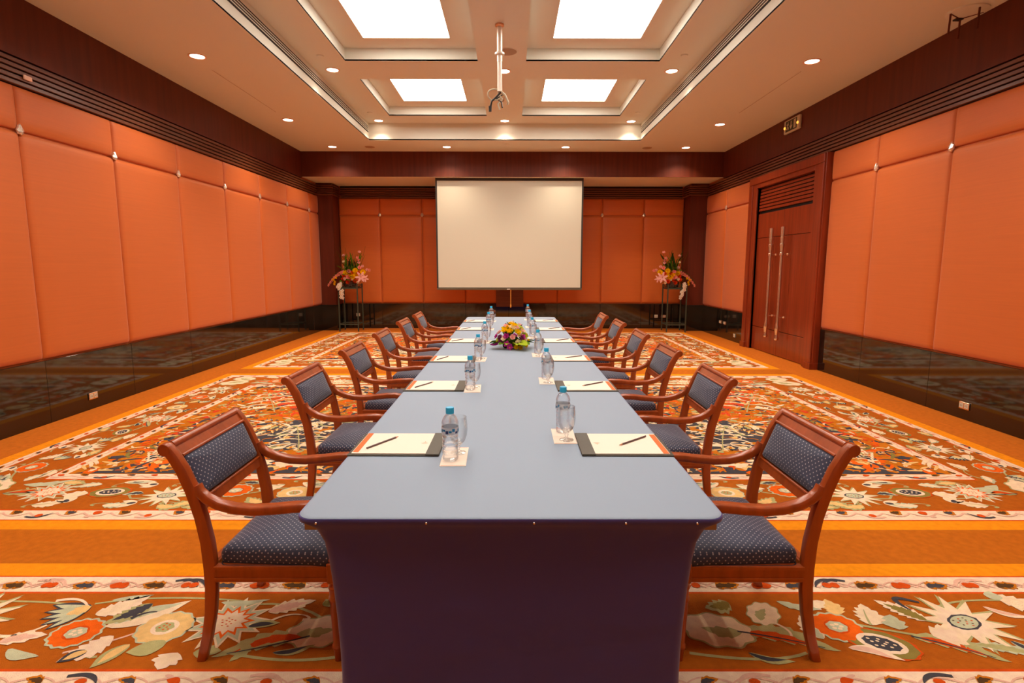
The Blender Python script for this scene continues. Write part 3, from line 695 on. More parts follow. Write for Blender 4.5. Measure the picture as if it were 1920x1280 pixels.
# ------------------------------------------------------------------ conference table, skirt and topper
TXH, TYA, TYB_ = .651, 1.585, 8.31
t = thing('conference_table', 'long conference table hidden under the purple and pale blue cloths', 'table', (0, (TYA+TYB_)/2, 0))
MB().box(-TXH+.02, TXH-.02, -3.33, 3.33, .70, .735).obj('tabletop', M['table'], t)
for x in (-.45, .45):
    for y in (-3.1, -1.1, 1.1, 3.1): MB().tube([(x, y, 0), (x, y, .70)], .018).obj('leg', M['metal'], t)
rings = []
prof = [(.748, .012), (.748, .0), (.742, -.003), (.733, 0), (.722, .02), (.708, .042), (.69, .060), (.66, .074), (.60, .084), (.5, .094), (.4, .101), (.3, .106), (.2, .108), (.1, .106), (.004, .10)]
for z, i in prof:
    base = []
    x0, x1, y0, y1 = -TXH+i, TXH-i, TYA+i*.25, TYB_-i*.25
    rr = .055 if i < .05 else .035
    c = rrect(x0, x1, y0, y1, rr, z, 6)
    # subdivide long sides
    out = []
    for k in range(len(c)):
        a = Vector(c[k]); b = Vector(c[(k+1) % len(c)]); L = (b-a).length; n = 40 if L > 3 else (16 if L > .5 else 1)
        for q in range(n):
            p = a.lerp(b, q/n)
            if n > 1 and z < .73:
                u = q/n; sag = .006*sin(u*pi)+.003*sin(u*pi*7+z*9)*(1 if .6 < z < .72 else .3)
                nrm = Vector((b.y-a.y, -(b.x-a.x), 0)).normalized(); p = p-nrm*sag
            out.append(tuple(p))
    rings.append(out)
sk = MB().loft(rings, capa=True, capb=False).obj('table_skirt', M['skirt'], None, 50)
tag(sk, 'dark purple stretch skirt pulled tight around the long table', 'table skirt')
rings = [rrect(-TXH+i, TXH-i, TYA+i, TYB_-i, .055, z, 8) for z, i in ((.746, .0035), (.7495, .002), (.752, .005), (.753, .012))]
tp = MB().loft(rings, capa=True, capb=True).obj('table_topper', M['topper'], None, 50)
tag(tp, 'pale blue grey cloth stretched flat over the tabletop', 'tablecloth')
pinm = MB().lathe([(.0015, -.004), (.0035, -.002), (.0045, .001), (.0025, .004), (.0005, .0045)], 8).mesh('pin', M['pin'], 60)
for x in (-.583, -.253, .07, .345, .559): link('pin', pinm, sk, (x, TYA-.002, .738), (pi/2, 0, 0), 1.0)
for y in (1.75, 2.35, 3.0, 3.8): link('pin', pinm, sk, (TXH+.001, y, .740), (0, pi/2, 0), 1.0); link('pin', pinm, sk, (-TXH-.001, y, .740), (0, -pi/2, 0), 1.0)
TOP = .7532

# ------------------------------------------------------------------ armchair (faces +X)
def cushion(x0, x1, y0, y1, h, crown, taper=0, r=.035):
    mb = MB(); rings = []; cx, cy = (x0+x1)/2, (y0+y1)/2
    def ring(ins, z, s=1):
        out = []
        for x, y, _ in rrect(x0+ins, x1-ins, y0+ins, y1-ins, max(.008, r-ins*.4), z, 5):
            u = (x-x0)/(x1-x0); y = cy+(y-cy)*(1-taper*(1-u)); out.append((cx+(x-cx)*s, cy+(y-cy)*s, z))
        return out
    for ins, z in ((.004, 0), (.002, h*.12), (0, h*.35), (0, h*.6), (.006, h*.85), (.016, h)): rings.append(ring(ins, z))
    for s in (.9, .78, .62, .45, .28, .12, .02): rings.append(ring(.016, h+crown*(1-s*s)*.9+.002, s))
    mb.loft(rings); return mb
def make_chair():
    t = thing('armchair', 'x', 'chair', (0, 0, 0))
    post = [(-.300, 0), (-.272, .10), (-.252, .20), (-.242, .30), (-.240, .38), (-.246, .48), (-.262, .58), (-.288, .68), (-.318, .76), (-.348, .815), (-.368, .842)]
    hs = [.034, .037, .041, .046, .050, .047, .045, .046, .044, .042, .040]
    for s in (-1, 1):
        mb = MB().sweep([(x, s*.252, z) for x, z in post], (0, 1, 0), [.036]*11, hs, p=5)
        mb.lathe([(.022, -.0185), (.0245, -.015), (.0245, .015), (.022, .0185)], 16, (-.372, s*.252, .838), M=Matrix.Rotation(pi/2, 4, 'X'))
        mb.obj('back_post', M['chairwood'], t, 40)
    for s in (-1, 1):
        pts = [(-.272, .700), (-.262, .676), (-.235, .652), (-.19, .630), (-.13, .616), (-.06, .612), (.02, .618), (.09, .626), (.15, .628), (.20, .620), (.214, .606), (.226, .588)]
        yo = [.252, .253, .256, .260, .264, .268, .271, .273, .272, .268, .262, .256]
        MB().sweep([(x, s*y, z) for (x, z), y in zip(pts, yo)], (0, 1, 0), [.030, .034, .038, .042, .046, .048, .048, .048, .046, .044, .040, .034], [.036]*10+[.034, .028], p=4, n=16).obj('armrest', M['chairwood'], t, 45)
    for s in (-1, 1):
        pr = [(.013, 0), (.015, .03), (.018, .05), (.0215, .056), (.0215, .066), (.017, .072), (.0185, .12), (.022, .20), (.0235, .245), (.027, .252), (.027, .262), (.0235, .268), (.0235, .295), (.027, .302), (.027, .310), (.022, .316), (.022, .33)]
        mb = MB().lathe(pr, 14, (.224, s*.255, 0)); mb.box(.199, .249, s*.255-.025, s*.255+.025, .325, .405, bev=.004)
        mb.lathe([(.016, .405), (.024, .410), (.024, .420), (.015, .428), (.018, .46), (.0205, .50), (.0185, .54), (.016, .575), (.019, .58), (.019, .600)], 14, (.224, s*.255, 0))
        mb.obj('front_leg', M['chairwood'], t, 40)
    def rail(x0, x1, y0, y1):
        mb = MB().box(x0, x1, y0, y1, .325, .392, bev=.003)
        e = .006
        if x1-x0 > y1-y0: s_ = 1 if y0 > 0 else -1; mb.box(x0, x1, (y0 if s_ > 0 else y0-e), (y1+e if s_ > 0 else y1), .338, .345); mb.box(x0, x1, (y0 if s_ > 0 else y0-e), (y1+e if s_ > 0 else y1), .380, .390)
        else: mb.box(x0-e, x1+e, y0, y1, .338, .345); mb.box(x0-e, x1+e, y0, y1, .380, .390)
        mb.obj('seat_rail', M['chairwood'], t)
    rail(-.222, .208, .242, .268); rail(-.222, .208, -.268, -.242); rail(.222, .246, -.232, .232); rail(-.255, -.231, -.236, .236)
    c = cushion(-.215, .268, -.275, .275, .058, .032, taper=.10).obj('seat', M['dots'], t, 50, uv=True, loc=(0, 0, .388))
    MB().tube([(x, y, .001) for x, y, _ in rrect(-.206, .262, -.262, .262, .03, 0, 4)]+[(-.206, 0, .001)], .004, 6).obj('piping', M['piping'], c)
    # back: rails and upholstered panel, tilted
    def at(z): # post centre x at height
        for (xa, za), (xb, zb) in zip(post[:-1], post[1:]):
            if za <= z <= zb: return xa+(xb-xa)*(z-za)/(zb-za)
        return post[-1][0]
    def crossrail(z0, z1, th):
        mb = MB(); x0, x1 = at(z0), at(z1); vs = []
        for y in (-.236, .236): vs += [(x0+th/2, y, z0), (x1+th/2, y, z1), (x1-th/2, y, z1), (x0-th/2, y, z0)]
        mb.add(vs, [(0, 1, 5, 4), (1, 2, 6, 5), (2, 3, 7, 6), (3, 0, 4, 7), (0, 3, 2, 1), (4, 5, 6, 7)]); return mb
    mb = crossrail(.800, .842, .030); mb.tube([(-.366, -.236, .846), (-.366, .236, .846)], .017, 12); mb.tube([(-.332+.006, -.234, .808), (-.332+.006, .234, .808)], .006, 8)
    mb.obj('top_rail', M['chairwood'], t, 40)
    mb = crossrail(.600, .640, .026); mb.tube([(at(.635)+.010, -.234, .637), (at(.635)+.010, .234, .637)], .006, 8); mb.obj('lower_rail', M['chairwood'], t, 40)
    x0, x1 = at(.642), at(.800); ang = atan2(x1-x0, .158); H = math.hypot(x1-x0, .158)
    cu = cushion(-H/2, H/2, -.230, .230, .026, .014, r=.012)
    # panel lies in local XY; rotate so local X runs up the back and local Z faces the sitter
    o = cu.obj('backrest', M['dots'], t, 50, uv=True, loc=((x0+x1)/2-.006, 0, .721)); o.rotation_euler = (0, -(pi/2-ang)-0, 0)
    m3 = Matrix(((sin(ang), 0, cos(ang)), (0, -1, 0), (cos(ang), 0, -sin(ang)))); o.rotation_euler = m3.to_euler()
    bb = MB().box(-H/2+.002, H/2-.002, -.228, .228, -.014, .001).obj('back_board', M['chairwood'], o)
    p2 = MB().tube([(x, y, .004) for x, y, _ in rrect(-H/2+.002, H/2-.002, -.231, .231, .01, 0, 3)]+[(-H/2+.002, 0, .004)], .004, 6).obj('piping', M['piping'], o)
    return t
ordn = ['first from the near end', 'second from the near end', 'third from the near end', 'fourth from the near end', 'fifth from the near end', 'last at the far end']
LX = [-.885, -.94, -.93, -.945, -.95, -.93]; LY = [2.22, 3.45, 4.50, 5.60, 6.76, 7.72]
RX = [.875, .915, .92, .94, .935, .90]; RY = [2.22, 3.42, 4.48, 5.55, 6.64, 7.61]
ch0 = make_chair()
for i in range(6):
    lab = 'wooden armchair with dotted navy seat, %s, on the left side' % ordn[i]
    if i == 0: ch0.location = (LX[0], LY[0], 0); ch0['label'] = lab; ch0['group'] = 'armchairs along the left side of the table'
    else: dup(ch0, (LX[i], LY[i], 0), R.uniform(-.015, .015), lab, 'armchairs along the left side of the table')
for i in range(6):
    dup(ch0, (RX[i], RY[i], 0), pi+R.uniform(-.015, .015), 'wooden armchair with dotted navy seat, %s, on the right side' % ordn[i], 'armchairs along the right side of the table')

# ------------------------------------------------------------------ place settings
def make_folder():
    t = thing('writing_folder', 'x', 'folder')
    MB().box(-.183, .183, -.144, .144, 0, .006, bev=.002).obj('cover', M['folder'], t)
    MB().box(.128, .183, -.144, .144, .0062, .0095, bev=.001).obj('flap', M['folder'], t)
    p = MB().box(-.168, .140, -.132, .134, .0062, .0092).obj('notepad', M['paper'], t)
    MB().box(-.166, -.143, -.120, .133, .0093, .0097).obj('orange_strip', M['orange_ink'], p)
    e = MB()
    for k, (a, l) in enumerate(((pi/2, .017), (pi/2+.9, .013), (pi/2-.9, .013))):
        cx, cy = .105, .005; e.add([(cx, cy, .0096), (cx+l*.5*cos(a+.35), cy+l*.5*sin(a+.35), .0096), (cx+l*cos(a), cy+l*sin(a), .0096), (cx+l*.5*cos(a-.35), cy+l*.5*sin(a-.35), .0096)], [(0, 1, 2, 3)])
    e.box(.090, .120, -.003, -.001, .0093, .0096); e.box(.095, .115, -.008, -.006, .0093, .0096)
    e.obj('printed_emblem', mat('faint_orange_print', lin((236, 176, 140)), .7), p)
    return t
def make_pencil():
    t = thing('pencil', 'x', 'pencil')
    MB().lathe([(.0036, 0), (.0036, .168)], 6, M=Matrix.Rotation(pi/2, 4, 'Y')).obj('barrel', M['pencil'], t)
    MB().lathe([(.0036, .168), (.0014, .183)], 8, M=Matrix.Rotation(pi/2, 4, 'Y')).obj('sharpened_tip', M['pencilwood'], t)
    MB().lathe([(.0014, .183), (.0003, .188)], 6, M=Matrix.Rotation(pi/2, 4, 'Y')).obj('lead', M['black'], t)
    return t
def make_coaster():
    t = thing('paper_coaster', 'x', 'coaster')
    MB().box(-.050, .050, -.110, .110, 0, .0018, bev=.0005).obj('card', M['paper'], t)
    e = MB(); e.box(-.045, .045, -.105, -.103, .0018, .0021); e.box(-.045, .045, .103, .105, .0018, .0021); e.obj('printed_line', M['orange_ink'], t)
    return t
def make_bottle():
    t = thing('water_bottle', 'x', 'bottle')
    prof = [(.022, .0), (.029, .004), (.031, .012), (.0305, .022), (.0285, .026), (.031, .031), (.031, .042), (.0287, .046), (.031, .051), (.031, .062), (.0287, .066), (.031, .071), (.031, .082), (.0287, .086), (.031, .091),
            (.031, .100), (.029, .104), (.0325, .108), (.0325, .138), (.0315, .142), (.033, .146), (.032, .154), (.028, .166), (.021, .177), (.0145, .184), (.0135, .190)]
    MB().lathe(prof, 28).obj('body', M['bottle'], t, 50)
    b = MB().lathe([(.0331, .110), (.0331, .136)], 28, cap=False).obj('label_band', M['bandclear'], t, 50)
    mb = MB()
    for k in range(16):
        a0 = 2*pi*k/16; z0 = .113+.004*((k*7) % 3); z1 = z0+.008+.004*((k*5) % 2); n = 4; rr = .0334; mi = 0 if k % 3 else 1
        vs = [(rr*cos(a0+.33*q/n), rr*sin(a0+.33*q/n), z) for z in (z0, z1) for q in range(n+1)]
        mb.add(vs, [(q, q+1, q+n+2, q+n+1) for q in range(n)], mi)
    mb.obj('printed_waves', [M['labelblue'], M['labeldark']], b)
    MB().lathe([(.0150, .186), (.0160, .187), (.0160, .207), (.0148, .210), (.004, .2105)], 24).obj('cap', M['cap'], t, 35)
    return t
def make_goblet():
    t = thing('water_goblet', 'x', 'glass')
    out = [(.031, 0), (.031, .002), (.02, .005), (.008, .010), (.006, .018), (.009, .024), (.007, .030), (.014, .036), (.027, .050), (.035, .072), (.038, .095), (.0375, .120), (.0345, .150)]
    inn = [(.0335, .150), (.0365, .120), (.037, .095), (.034, .073), (.026, .052), (.012, .040), (.001, .038)]
    MB().lathe(out+inn, 28).obj('bowl_and_stem', M['glass'], t, 60)
    return t
fo, pe, co, bo, go = make_folder(), make_pencil(), make_coaster(), make_bottle(), make_goblet()
first = {}
def place(proto, loc, rz, label, group):
    if proto.name not in first: first[proto.name] = 1; proto.location = loc; proto.rotation_euler = (0, 0, rz); proto['label'] = label; proto['group'] = group; return proto
    return dup(proto, loc, rz, label, group)
FL = [2.275, 3.43, 4.455, 5.57, 6.64, 7.60]; FR = [2.275, 3.43, 4.495, 5.58, 6.64, 7.65]
BL = [2.085, 3.325, 4.41, 5.47, 6.60, 7.58]; BLx = [-.234, -.247, -.262, -.259, -.266, -.269]
BR = [2.475, 3.68, 4.76, 5.92, 6.97, 7.96]; BRx = [.235, .235, .23, .225, .231, .24]
for side in (0, 1):
    sn = ('left', 'right')[side]; sg = (-1, 1)[side]
    for i in range(6):
        wh = '%s on the %s' % (ordn[i], sn); yf = (FL, FR)[side][i]; yb = (BL, BR)[side][i]; xb = (BLx, BRx)[side][i]
        place(fo, (sg*.467, yf, TOP), (0 if side == 0 else pi)+R.uniform(-.01, .01), 'dark brown folder holding a cream notepad, '+wh, 'notepad folders on the table')
        if side == 0: place(pe, (-.587, yf-.08, TOP+.0133), atan2(.165, .097)+R.uniform(-.12, .12), 'brown pencil lying on the notepad, '+wh, 'pencils on the notepads')
        else: place(pe, (.589, yf+.085, TOP+.0133), pi+atan2(.12, .147)+R.uniform(-.12, .12), 'brown pencil lying on the notepad, '+wh, 'pencils on the notepads')
        if side == 0:
            place(co, (xb+.012, yb+.045, TOP), R.uniform(-.04, .04), 'cream paper coaster under a bottle and goblet, '+wh, 'paper coasters')
            place(bo, (xb, yb, TOP+.0022), R.uniform(0, 6), 'clear water bottle with blue cap, '+wh, 'water bottles'); place(go, (xb+.022, yb+.085, TOP+.0022), 0, 'clear stemmed goblet behind the bottle, '+wh, 'glass goblets')
        else:
            place(co, (xb, yb-.075, TOP), R.uniform(-.04, .04), 'cream paper coaster under a bottle and goblet, '+wh, 'paper coasters')
            place(bo, (xb, yb-.02, TOP+.0022), R.uniform(0, 6), 'clear water bottle with blue cap, '+wh, 'water bottles'); place(go, (xb+.006, yb-.135, TOP+.0022), 0, 'clear stemmed goblet in front of the bottle, '+wh, 'glass goblets')

# ------------------------------------------------------------------ flowers
def fm(name, c, rough=.6):
    q = NT('petal_'+name); q.t.nodes.remove(q.b); c = (*lin(c), 1)
    d = q.n('ShaderNodeBsdfDiffuse'); d.inputs[0].default_value = c; t = q.n('ShaderNodeBsdfTranslucent'); t.inputs[0].default_value = c
    m = q.n('ShaderNodeMixShader'); m.inputs[0].default_value = .38; q.l(d.outputs[0], m.inputs[1]); q.l(t.outputs[0], m.inputs[2]); q.l(m.outputs[0], q.out.inputs[0]); return q.m
FMt = dict(yellow=fm('yellow', (255, 214, 10)), cream=fm('cream', (255, 240, 206)), pink=fm('pink', (255, 200, 192)), magenta=fm('magenta', (206, 60, 160)), purple=fm('purple', (150, 66, 110)), orange=fm('orange', (240, 84, 20)),
           rosy=fm('rosy', (255, 172, 156)), green=fm('green', (106, 144, 40)), dgreen=fm('dark_green', (52, 76, 26)), lime=fm('lime', (190, 210, 60)), white=fm('white', (255, 248, 232)), core=fm('core', (226, 160, 30)), stem=fm('stem', (84, 90, 40)))
def petal(mb, a, L, W, lift, curl, base=.0, n=4, mi=0, z0=0):
    """one petal from the centre outwards: lift = start elevation, curl = change along it"""
    vs = []; x = base; z = z0; e = lift
    for k in range(n+1):
        t = k/n; wd = W*(sin(pi*(.12+.80*t))**.7)*(.5 if k == n else 1)
        vs += [(x, -wd/2, z+wd*.12), (x, 0, z), (x, wd/2, z+wd*.12)]
        x += L/n*cos(e); z += L/n*sin(e); e += curl/n
    vs = [(p[0]*cos(a)-p[1]*sin(a), p[0]*sin(a)+p[1]*cos(a), p[2]) for p in vs]
    fs = []
    for k in range(n):
        i = 3*k; fs += [(i, i+3, i+4, i+1), (i+1, i+4, i+5, i+2)]
    mb.add(vs, fs, mi)
def rose(c, layers=((5, 1.0, .2, 1.0), (5, .8, .7, .9), (4, .6, 1.1, .5), (3, .4, 1.4, .3)), w=.75):
    mb = MB(); 
    for j, (n, L, lf, cu) in enumerate(layers):
        for k in range(n): petal(mb, 2*pi*k/n+j*.6, L, L*w, lf, cu, .03)
    return mb.mesh('rose', [c], 80)
def mum(c):
    mb = MB()
    for j, (n, L, lf) in enumerate(((14, 1.0, .0), (14, .92, .35), (12, .8, .7), (10, .65, 1.0), (7, .5, 1.3))):
        for k in range(n): petal(mb, 2*pi*k/n+j*.25, L, .30, lf, .7, .05, 3, z0=.05*j)
    return mb.mesh('chrysanthemum', [c], 80)
def lilym(c):
    mb = MB()
    for k in range(6): petal(mb, 2*pi*k/6, 1.15, .42, .55, -.9, .04, 5)
    for k in range(5): mb.tube([(0, 0, 0), (.12*cos(k*1.25), .12*sin(k*1.25), .35)], .02, 5, 1)
    return mb.mesh('lily', [c, FMt['core']], 80)
def orch(c):
    mb = MB()
    for k in range(5): petal(mb, 2*pi*k/5, .9, .72 if k % 2 else .55, .25, -.3, .03, 4)
    petal(mb, -pi/2, .45, .4, 1.0, -.5, .02, 3, 1, .05)
    return mb.mesh('orchid_bloom', [c, FMt['core']], 80)
def leafm(c, W=.42, n=6):
    mb = MB(); petal(mb, 0, 1.0, W, .35, -.8, .0, n); return mb.mesh('leaf', [c], 80)
def fernm(c):
    mb = MB()
    mb.tube([(0, 0, 0), (.5, 0, .12), (1, 0, .05)], .01, 5)
    for k in range(9):
        x = .12+k*.095; L = .30*(1-k/12)
        for s in (-1, 1):
            mb.add([(x, 0, .12*sin(x*3)), (x+.07, s*L*.5, .12*sin(x*3)+.02), (x+.12, s*L, .12*sin(x*3)-.02), (x+.02, s*L*.55, .12*sin(x*3))], [(0, 1, 2, 3)])
    return mb.mesh('fern_frond', [c], 80)
FM = {('rose', c): rose(FMt[c]) for c in ('yellow', 'cream', 'pink', 'magenta', 'purple', 'orange', 'rosy')}
FM.update({('chrysanthemum', c): mum(FMt[c]) for c in ('yellow', 'orange', 'cream', 'pink', 'purple')})
FM[('lily', 'pink')] = lilym(FMt['pink']); FM[('lily', 'white')] = lilym(FMt['white'])
FM.update({('orchid_bloom', c): orch(FMt[c]) for c in ('white', 'rosy', 'magenta', 'cream', 'lime')})
FM.update({('leaf', c): leafm(FMt[c]) for c in ('green', 'dgreen', 'lime')}); FM.update({('blade_leaf', c): leafm(FMt[c], .11, 7) for c in ('green', 'dgreen')}); FM[('fern_frond', 'green')] = fernm(FMt['green']); FM[('fern_frond', 'dgreen')] = fernm(FMt['dgreen'])
cw = dict(dgreen='dark green', rosy='rosy pink')
LK = ('leaf', 'fern_frond', 'blade_leaf')
def bloom(parent, kind, c, p, d, sc):
    """put a bloom at p, its axis (local Z; leaves: local X) along d"""
    d = Vector(d).normalized(); q = d.to_track_quat('Z' if kind not in LK else 'X', 'Y' if kind not in LK else 'Z')
    o = link(kind, FM[(kind, c)], parent, p); o.rotation_euler = (q.to_matrix() @ Matrix.Rotation(R.uniform(-.5, .5), 3, 'Z' if kind not in LK else 'X')).to_euler(); o.scale = (sc,)*3
    o['label'] = '%s %s' % (cw.get(c, c), kind.replace('_', ' ')); return o
def dome(cx, cz, rx, rz, az, el):
    """point on an ellipsoid and its outward direction"""
    v = Vector((cos(el)*cos(az), cos(el)*sin(az), sin(el))); return (cx+v.x*rx, v.y*rx, cz+v.z*rz), (v.x, v.y, v.z+.15)
# centrepiece
ct = thing('table_centrepiece', 'low mound of yellow, pink and magenta flowers with leaves on the blue cloth', 'flower arrangement', (.01, 5.12, TOP))
MB().lathe([(.07, 0), (.085, .01), (.09, .05), (.06, .09), (.02, .12)], 20).obj('flower_foam', M['stem'] if 'stem' in M else FMt['dgreen'], ct, 50)
# camera side is -Y; az = -90 deg faces the camera
D = radians
def cp(kind, c, az, el, sc, rx=.150, rz=.190, cz=.035): p, d = dome(0, cz, rx, rz, D(az), D(el)); bloom(ct, kind, c, p, d, sc)
for az, el, s in ((-125, 44, .043), (-100, 42, .040), (-66, 38, .040), (-75, 66, .040), (-110, 78, .034), (60, 40, .038), (130, 45, .038)): cp('rose', 'yellow', az, el, s)
for az, el in ((-140, 62), (-95, 58), (-60, 55), (-40, 42), (-88, 24), (-120, 20), (-70, 10), (100, 60), (-100, 86), (20, 60), (150, 30), (-78, 52)): cp('rose', R.choice(['pink', 'cream', 'pink']), az, el, .034)
for az, el in ((-58, 30), (-60, 44), (-25, 55), (-12, 30), (-35, 52), (-48, 6), (-150, 12), (-30, 28), (-42, 18), (-20, 42), (-28, 8), (0, 25), (-45, 62), (40, 20)): cp('orchid_bloom', R.choice(['cream', 'lime', 'cream']), az, el, .042)
for az, el in ((-108, 6), (-97, -2), (-112, 26), (-50, 10), (-48, 24), (170, 20), (80, 15)): cp('orchid_bloom' if el < 8 else 'rose', 'magenta', az, el, .036)
for az, el in ((-140, 22), (-132, 10), (-54, 22), (110, 20)): cp('chrysanthemum', 'purple', az, el, .032)
for az, el in ((-34, 0), (-60, -4), (-76, -2), (-120, 60), (-15, 10)): cp('chrysanthemum', 'yellow', az, el, .026)
for az, c, s in ((-80, 'lime', .13), (-62, 'lime', .19), (-55, 'green', .17), (-70, 'lime', .11), (-105, 'lime', .10), (-125, 'green', .11), (-150, 'dgreen', .14), (-140, 'dgreen', .13), (-165, 'dgreen', .12), (-40, 'green', .11), (-20, 'dgreen', .12), (10, 'dgreen', .13), (50, 'green', .13), (90, 'green', .13), (130, 'dgreen', .13)):
    a = D(az); p = (.10*cos(a), .10*sin(a), .045); bloom(ct, 'leaf', c, p, (cos(a), sin(a), .06), s)
for k in range(46):
    az = R.uniform(-180, 180); el = R.uniform(0, 85); p, d = dome(0, .03, .115, .15, D(az), D(el)); bloom(ct, 'leaf', R.choice(['green', 'dgreen', 'dgreen']), p, (d[0], d[1], d[2]+R.uniform(-.2, .5)), R.uniform(.05, .075))
MB().lathe([(.006, 0), (.013, .02), (.012, .05), (.004, .075)], 9, (0, 0, 0), M=Matrix.Rotation(radians(-95), 4, 'Y')).obj('magenta_flower_spike', FMt['magenta'], ct, 60).location = (-.125, -.10, .05)

# pedestal stands with sprays
def stand(x, y, lab):
    t = thing('flower_stand', lab, 'plant stand', (x, y, 0), 0, 'iron flower stands')
    s = .215
    for a in (-s, s):
        for b in (-s, s):
            MB().box(a-.013, a+.013, b-.013, b+.013, .0, 1.10, bev=.002).obj('leg', M['iron'], t)
    for z, nm in ((.16, 'lower_rail'), (.985, 'upper_rail')):
        for q in (-s, s):
            MB().box(-s+.013, s-.013, q-.009, q+.009, z, z+.024).obj(nm, M['iron'], t); MB().box(q-.009, q+.009, -s+.013, s-.013, z, z+.024).obj(nm, M['iron'], t)
    MB().box(-s+.01, s-.01, -s+.01, s-.01, 1.01, 1.018).obj('shelf', M['iron'], t)
    c = MB()
    for side in range(4):
        Mx = Matrix.Rotation(side*pi/2, 4, 'Z')
        for k in (-1, 0, 1):
            pts = [Mx @ Vector((k*.13+.045*cos(a), -s, 1.06+.032*sin(a))) for a in [2*pi*i/12 for i in range(13)]]; c.tube(pts, .005, 5)
    c.obj('scrollwork', M['iron'], t)
    return t
def spray(x, y, mir, lab):
    t = thing('standing_flower_arrangement', lab, 'flower arrangement', (x, y, 1.018), 0, 'tall flower arrangements on stands')
    MB().lathe([(.10, 0), (.13, .02), (.15, .11), (.14, .14), (.05, .16)], 16).obj('basket', M['oasis'], t, 40)
    def F(k, c, px, pz, sc, py=-.14, d=None):
        d = d or (px*mir*1.2, -1, (pz-.25)*1.5)
        if k in ('leaf', 'fern_frond') : pass
        bloom(t, k, c, (px*mir, py, pz), (d[0], d[1], d[2]), sc*1.12)
    for px, pz in ((-.06, .33), (.16, .38), (.05, .29), (.17, .28), (.10, .24), (.33, .35)): F('chrysanthemum', 'yellow', px, pz, .062)
    for px, pz in ((-.10, .27), (-.12, .19), (-.02, .12), (.14, .15), (.09, .33), (.22, .32), (.02, .19)): F('chrysanthemum', 'orange', px, pz, .052, -.13)
    for px, pz, s in ((.0, .24, .062), (.02, .37, .05), (-.08, .20, .04), (.21, .12, .035), (.26, .45, .05), (.09, .19, .035)): F('rose', 'rosy' if s > .045 else 'cream', px, pz, s, -.15)
    F('lily', 'pink', .29, .24, .105, -.18); F('lily', 'pink', .36, .21, .075, -.12)
    for k in range(9): F('orchid_bloom', 'rosy', -.12-.045*k, .34-.008*k-.0035*k*k, .06-.002*k, -.10+.004*k, (-.6*mir, -.8, .2))      # long pink spray
    for k in range(20): F('orchid_bloom', 'white', -.10-.07*R.random()-.05*(k < 9), .08-.017*k+.03*R.random(), .044, -.24-.04*R.random(), (-.3*mir, -1, .1))   # hanging cream orchids
    for px, pz in ((-.35, .18), (-.32, .13), (-.29, .22), (-.33, .08)): F('rose', 'yellow', px, pz, .035, -.1)
    for px, pz, c in ((.21, .62, 'rosy'), (.19, .67, 'rosy'), (.22, .56, 'pink'), (-.12, .72, 'pink'), (.24, .80, 'pink'), (-.10, .46, 'pink'), (.30, .48, 'pink'), (-.12, .58, 'cream'), (.40, .40, 'pink'), (.45, .39, 'rosy')): F('rose', c, px, pz, .038, -.04)
    for k in range(60):
        a = R.uniform(0, 2*pi); r = R.uniform(.05, .17); z = R.uniform(.08, .36)
        bloom(t, 'leaf', R.choice(['green', 'dgreen', 'dgreen']), (r*cos(a)*1.2, r*sin(a)*.8, z), (cos(a), sin(a)-.3, R.uniform(-.3, 1.2)), R.uniform(.10, .17))
    for k in range(26): bloom(t, 'blade_leaf', R.choice(['green', 'dgreen', 'green']), (R.uniform(-.08, .16)*mir, R.uniform(-.1, .05), .28), (R.uniform(-.45, .45), R.uniform(-.2, .1), 1), R.uniform(.28, .55))
    for k in range(34):
        a = R.uniform(-2.9, -.25); e = R.uniform(0, 1.3)
        px = (.04+.21*cos(a)*cos(e)); pz = .20+.17*sin(e)
        F(*R.choice([('chrysanthemum', 'yellow'), ('rose', 'cream'), ('chrysanthemum', 'orange'), ('rose', 'pink'), ('rose', 'rosy'), ('chrysanthemum', 'yellow'), ('orchid_bloom', 'white')]), px, pz, R.uniform(.028, .042), .13*sin(a)*cos(e))
    for k in range(7): bloom(t, 'fern_frond', R.choice(['green', 'dgreen']), (R.uniform(-.1, .15)*mir, 0, .25), (R.uniform(-.9, .9), -.3, R.uniform(.2, 1)), R.uniform(.25, .4))
    tw = MB()
    for k in range(10):
        a = R.uniform(-.35, .35); x0 = R.uniform(-.08, .12)*mir; x1 = x0+a*.9; tw.tube([(x0, 0, .2), ((x0+x1)/2+.03, -.02, .5), (x1, -.04, R.uniform(.7, 1.02))], .003, 5)
    tw.tube([(-.05*mir, -.1, .28), (-.3*mir, -.1, .33), (-.52*mir, -.08, .10)], .005, 5); tw.tube([(.25*mir, 0, .2), (.24*mir, -.03, .8)], .004, 5); tw.tube([(-.08*mir, -.12, .15), (-.12*mir, -.24, .08), (-.14*mir, -.25, -.22)], .004, 5)
    tw.tube([(.2*mir, -.05, .25), (.38*mir, -.05, .38), (.47*mir, -.04, .40)], .004, 5)
    tw.obj('twigs', FMt['stem'], t)
stand(-3.735, 13.03, 'square grey green iron flower stand in the far left corner'); spray(-3.72, 13.0, 1, 'mixed flowers with pink lily at its right, on the far left stand')
stand(3.80, 12.99, 'square grey green iron flower stand in the far right corner'); spray(3.74, 12.97, -1, 'mixed flowers with long pink spray at its right, on the far right stand')

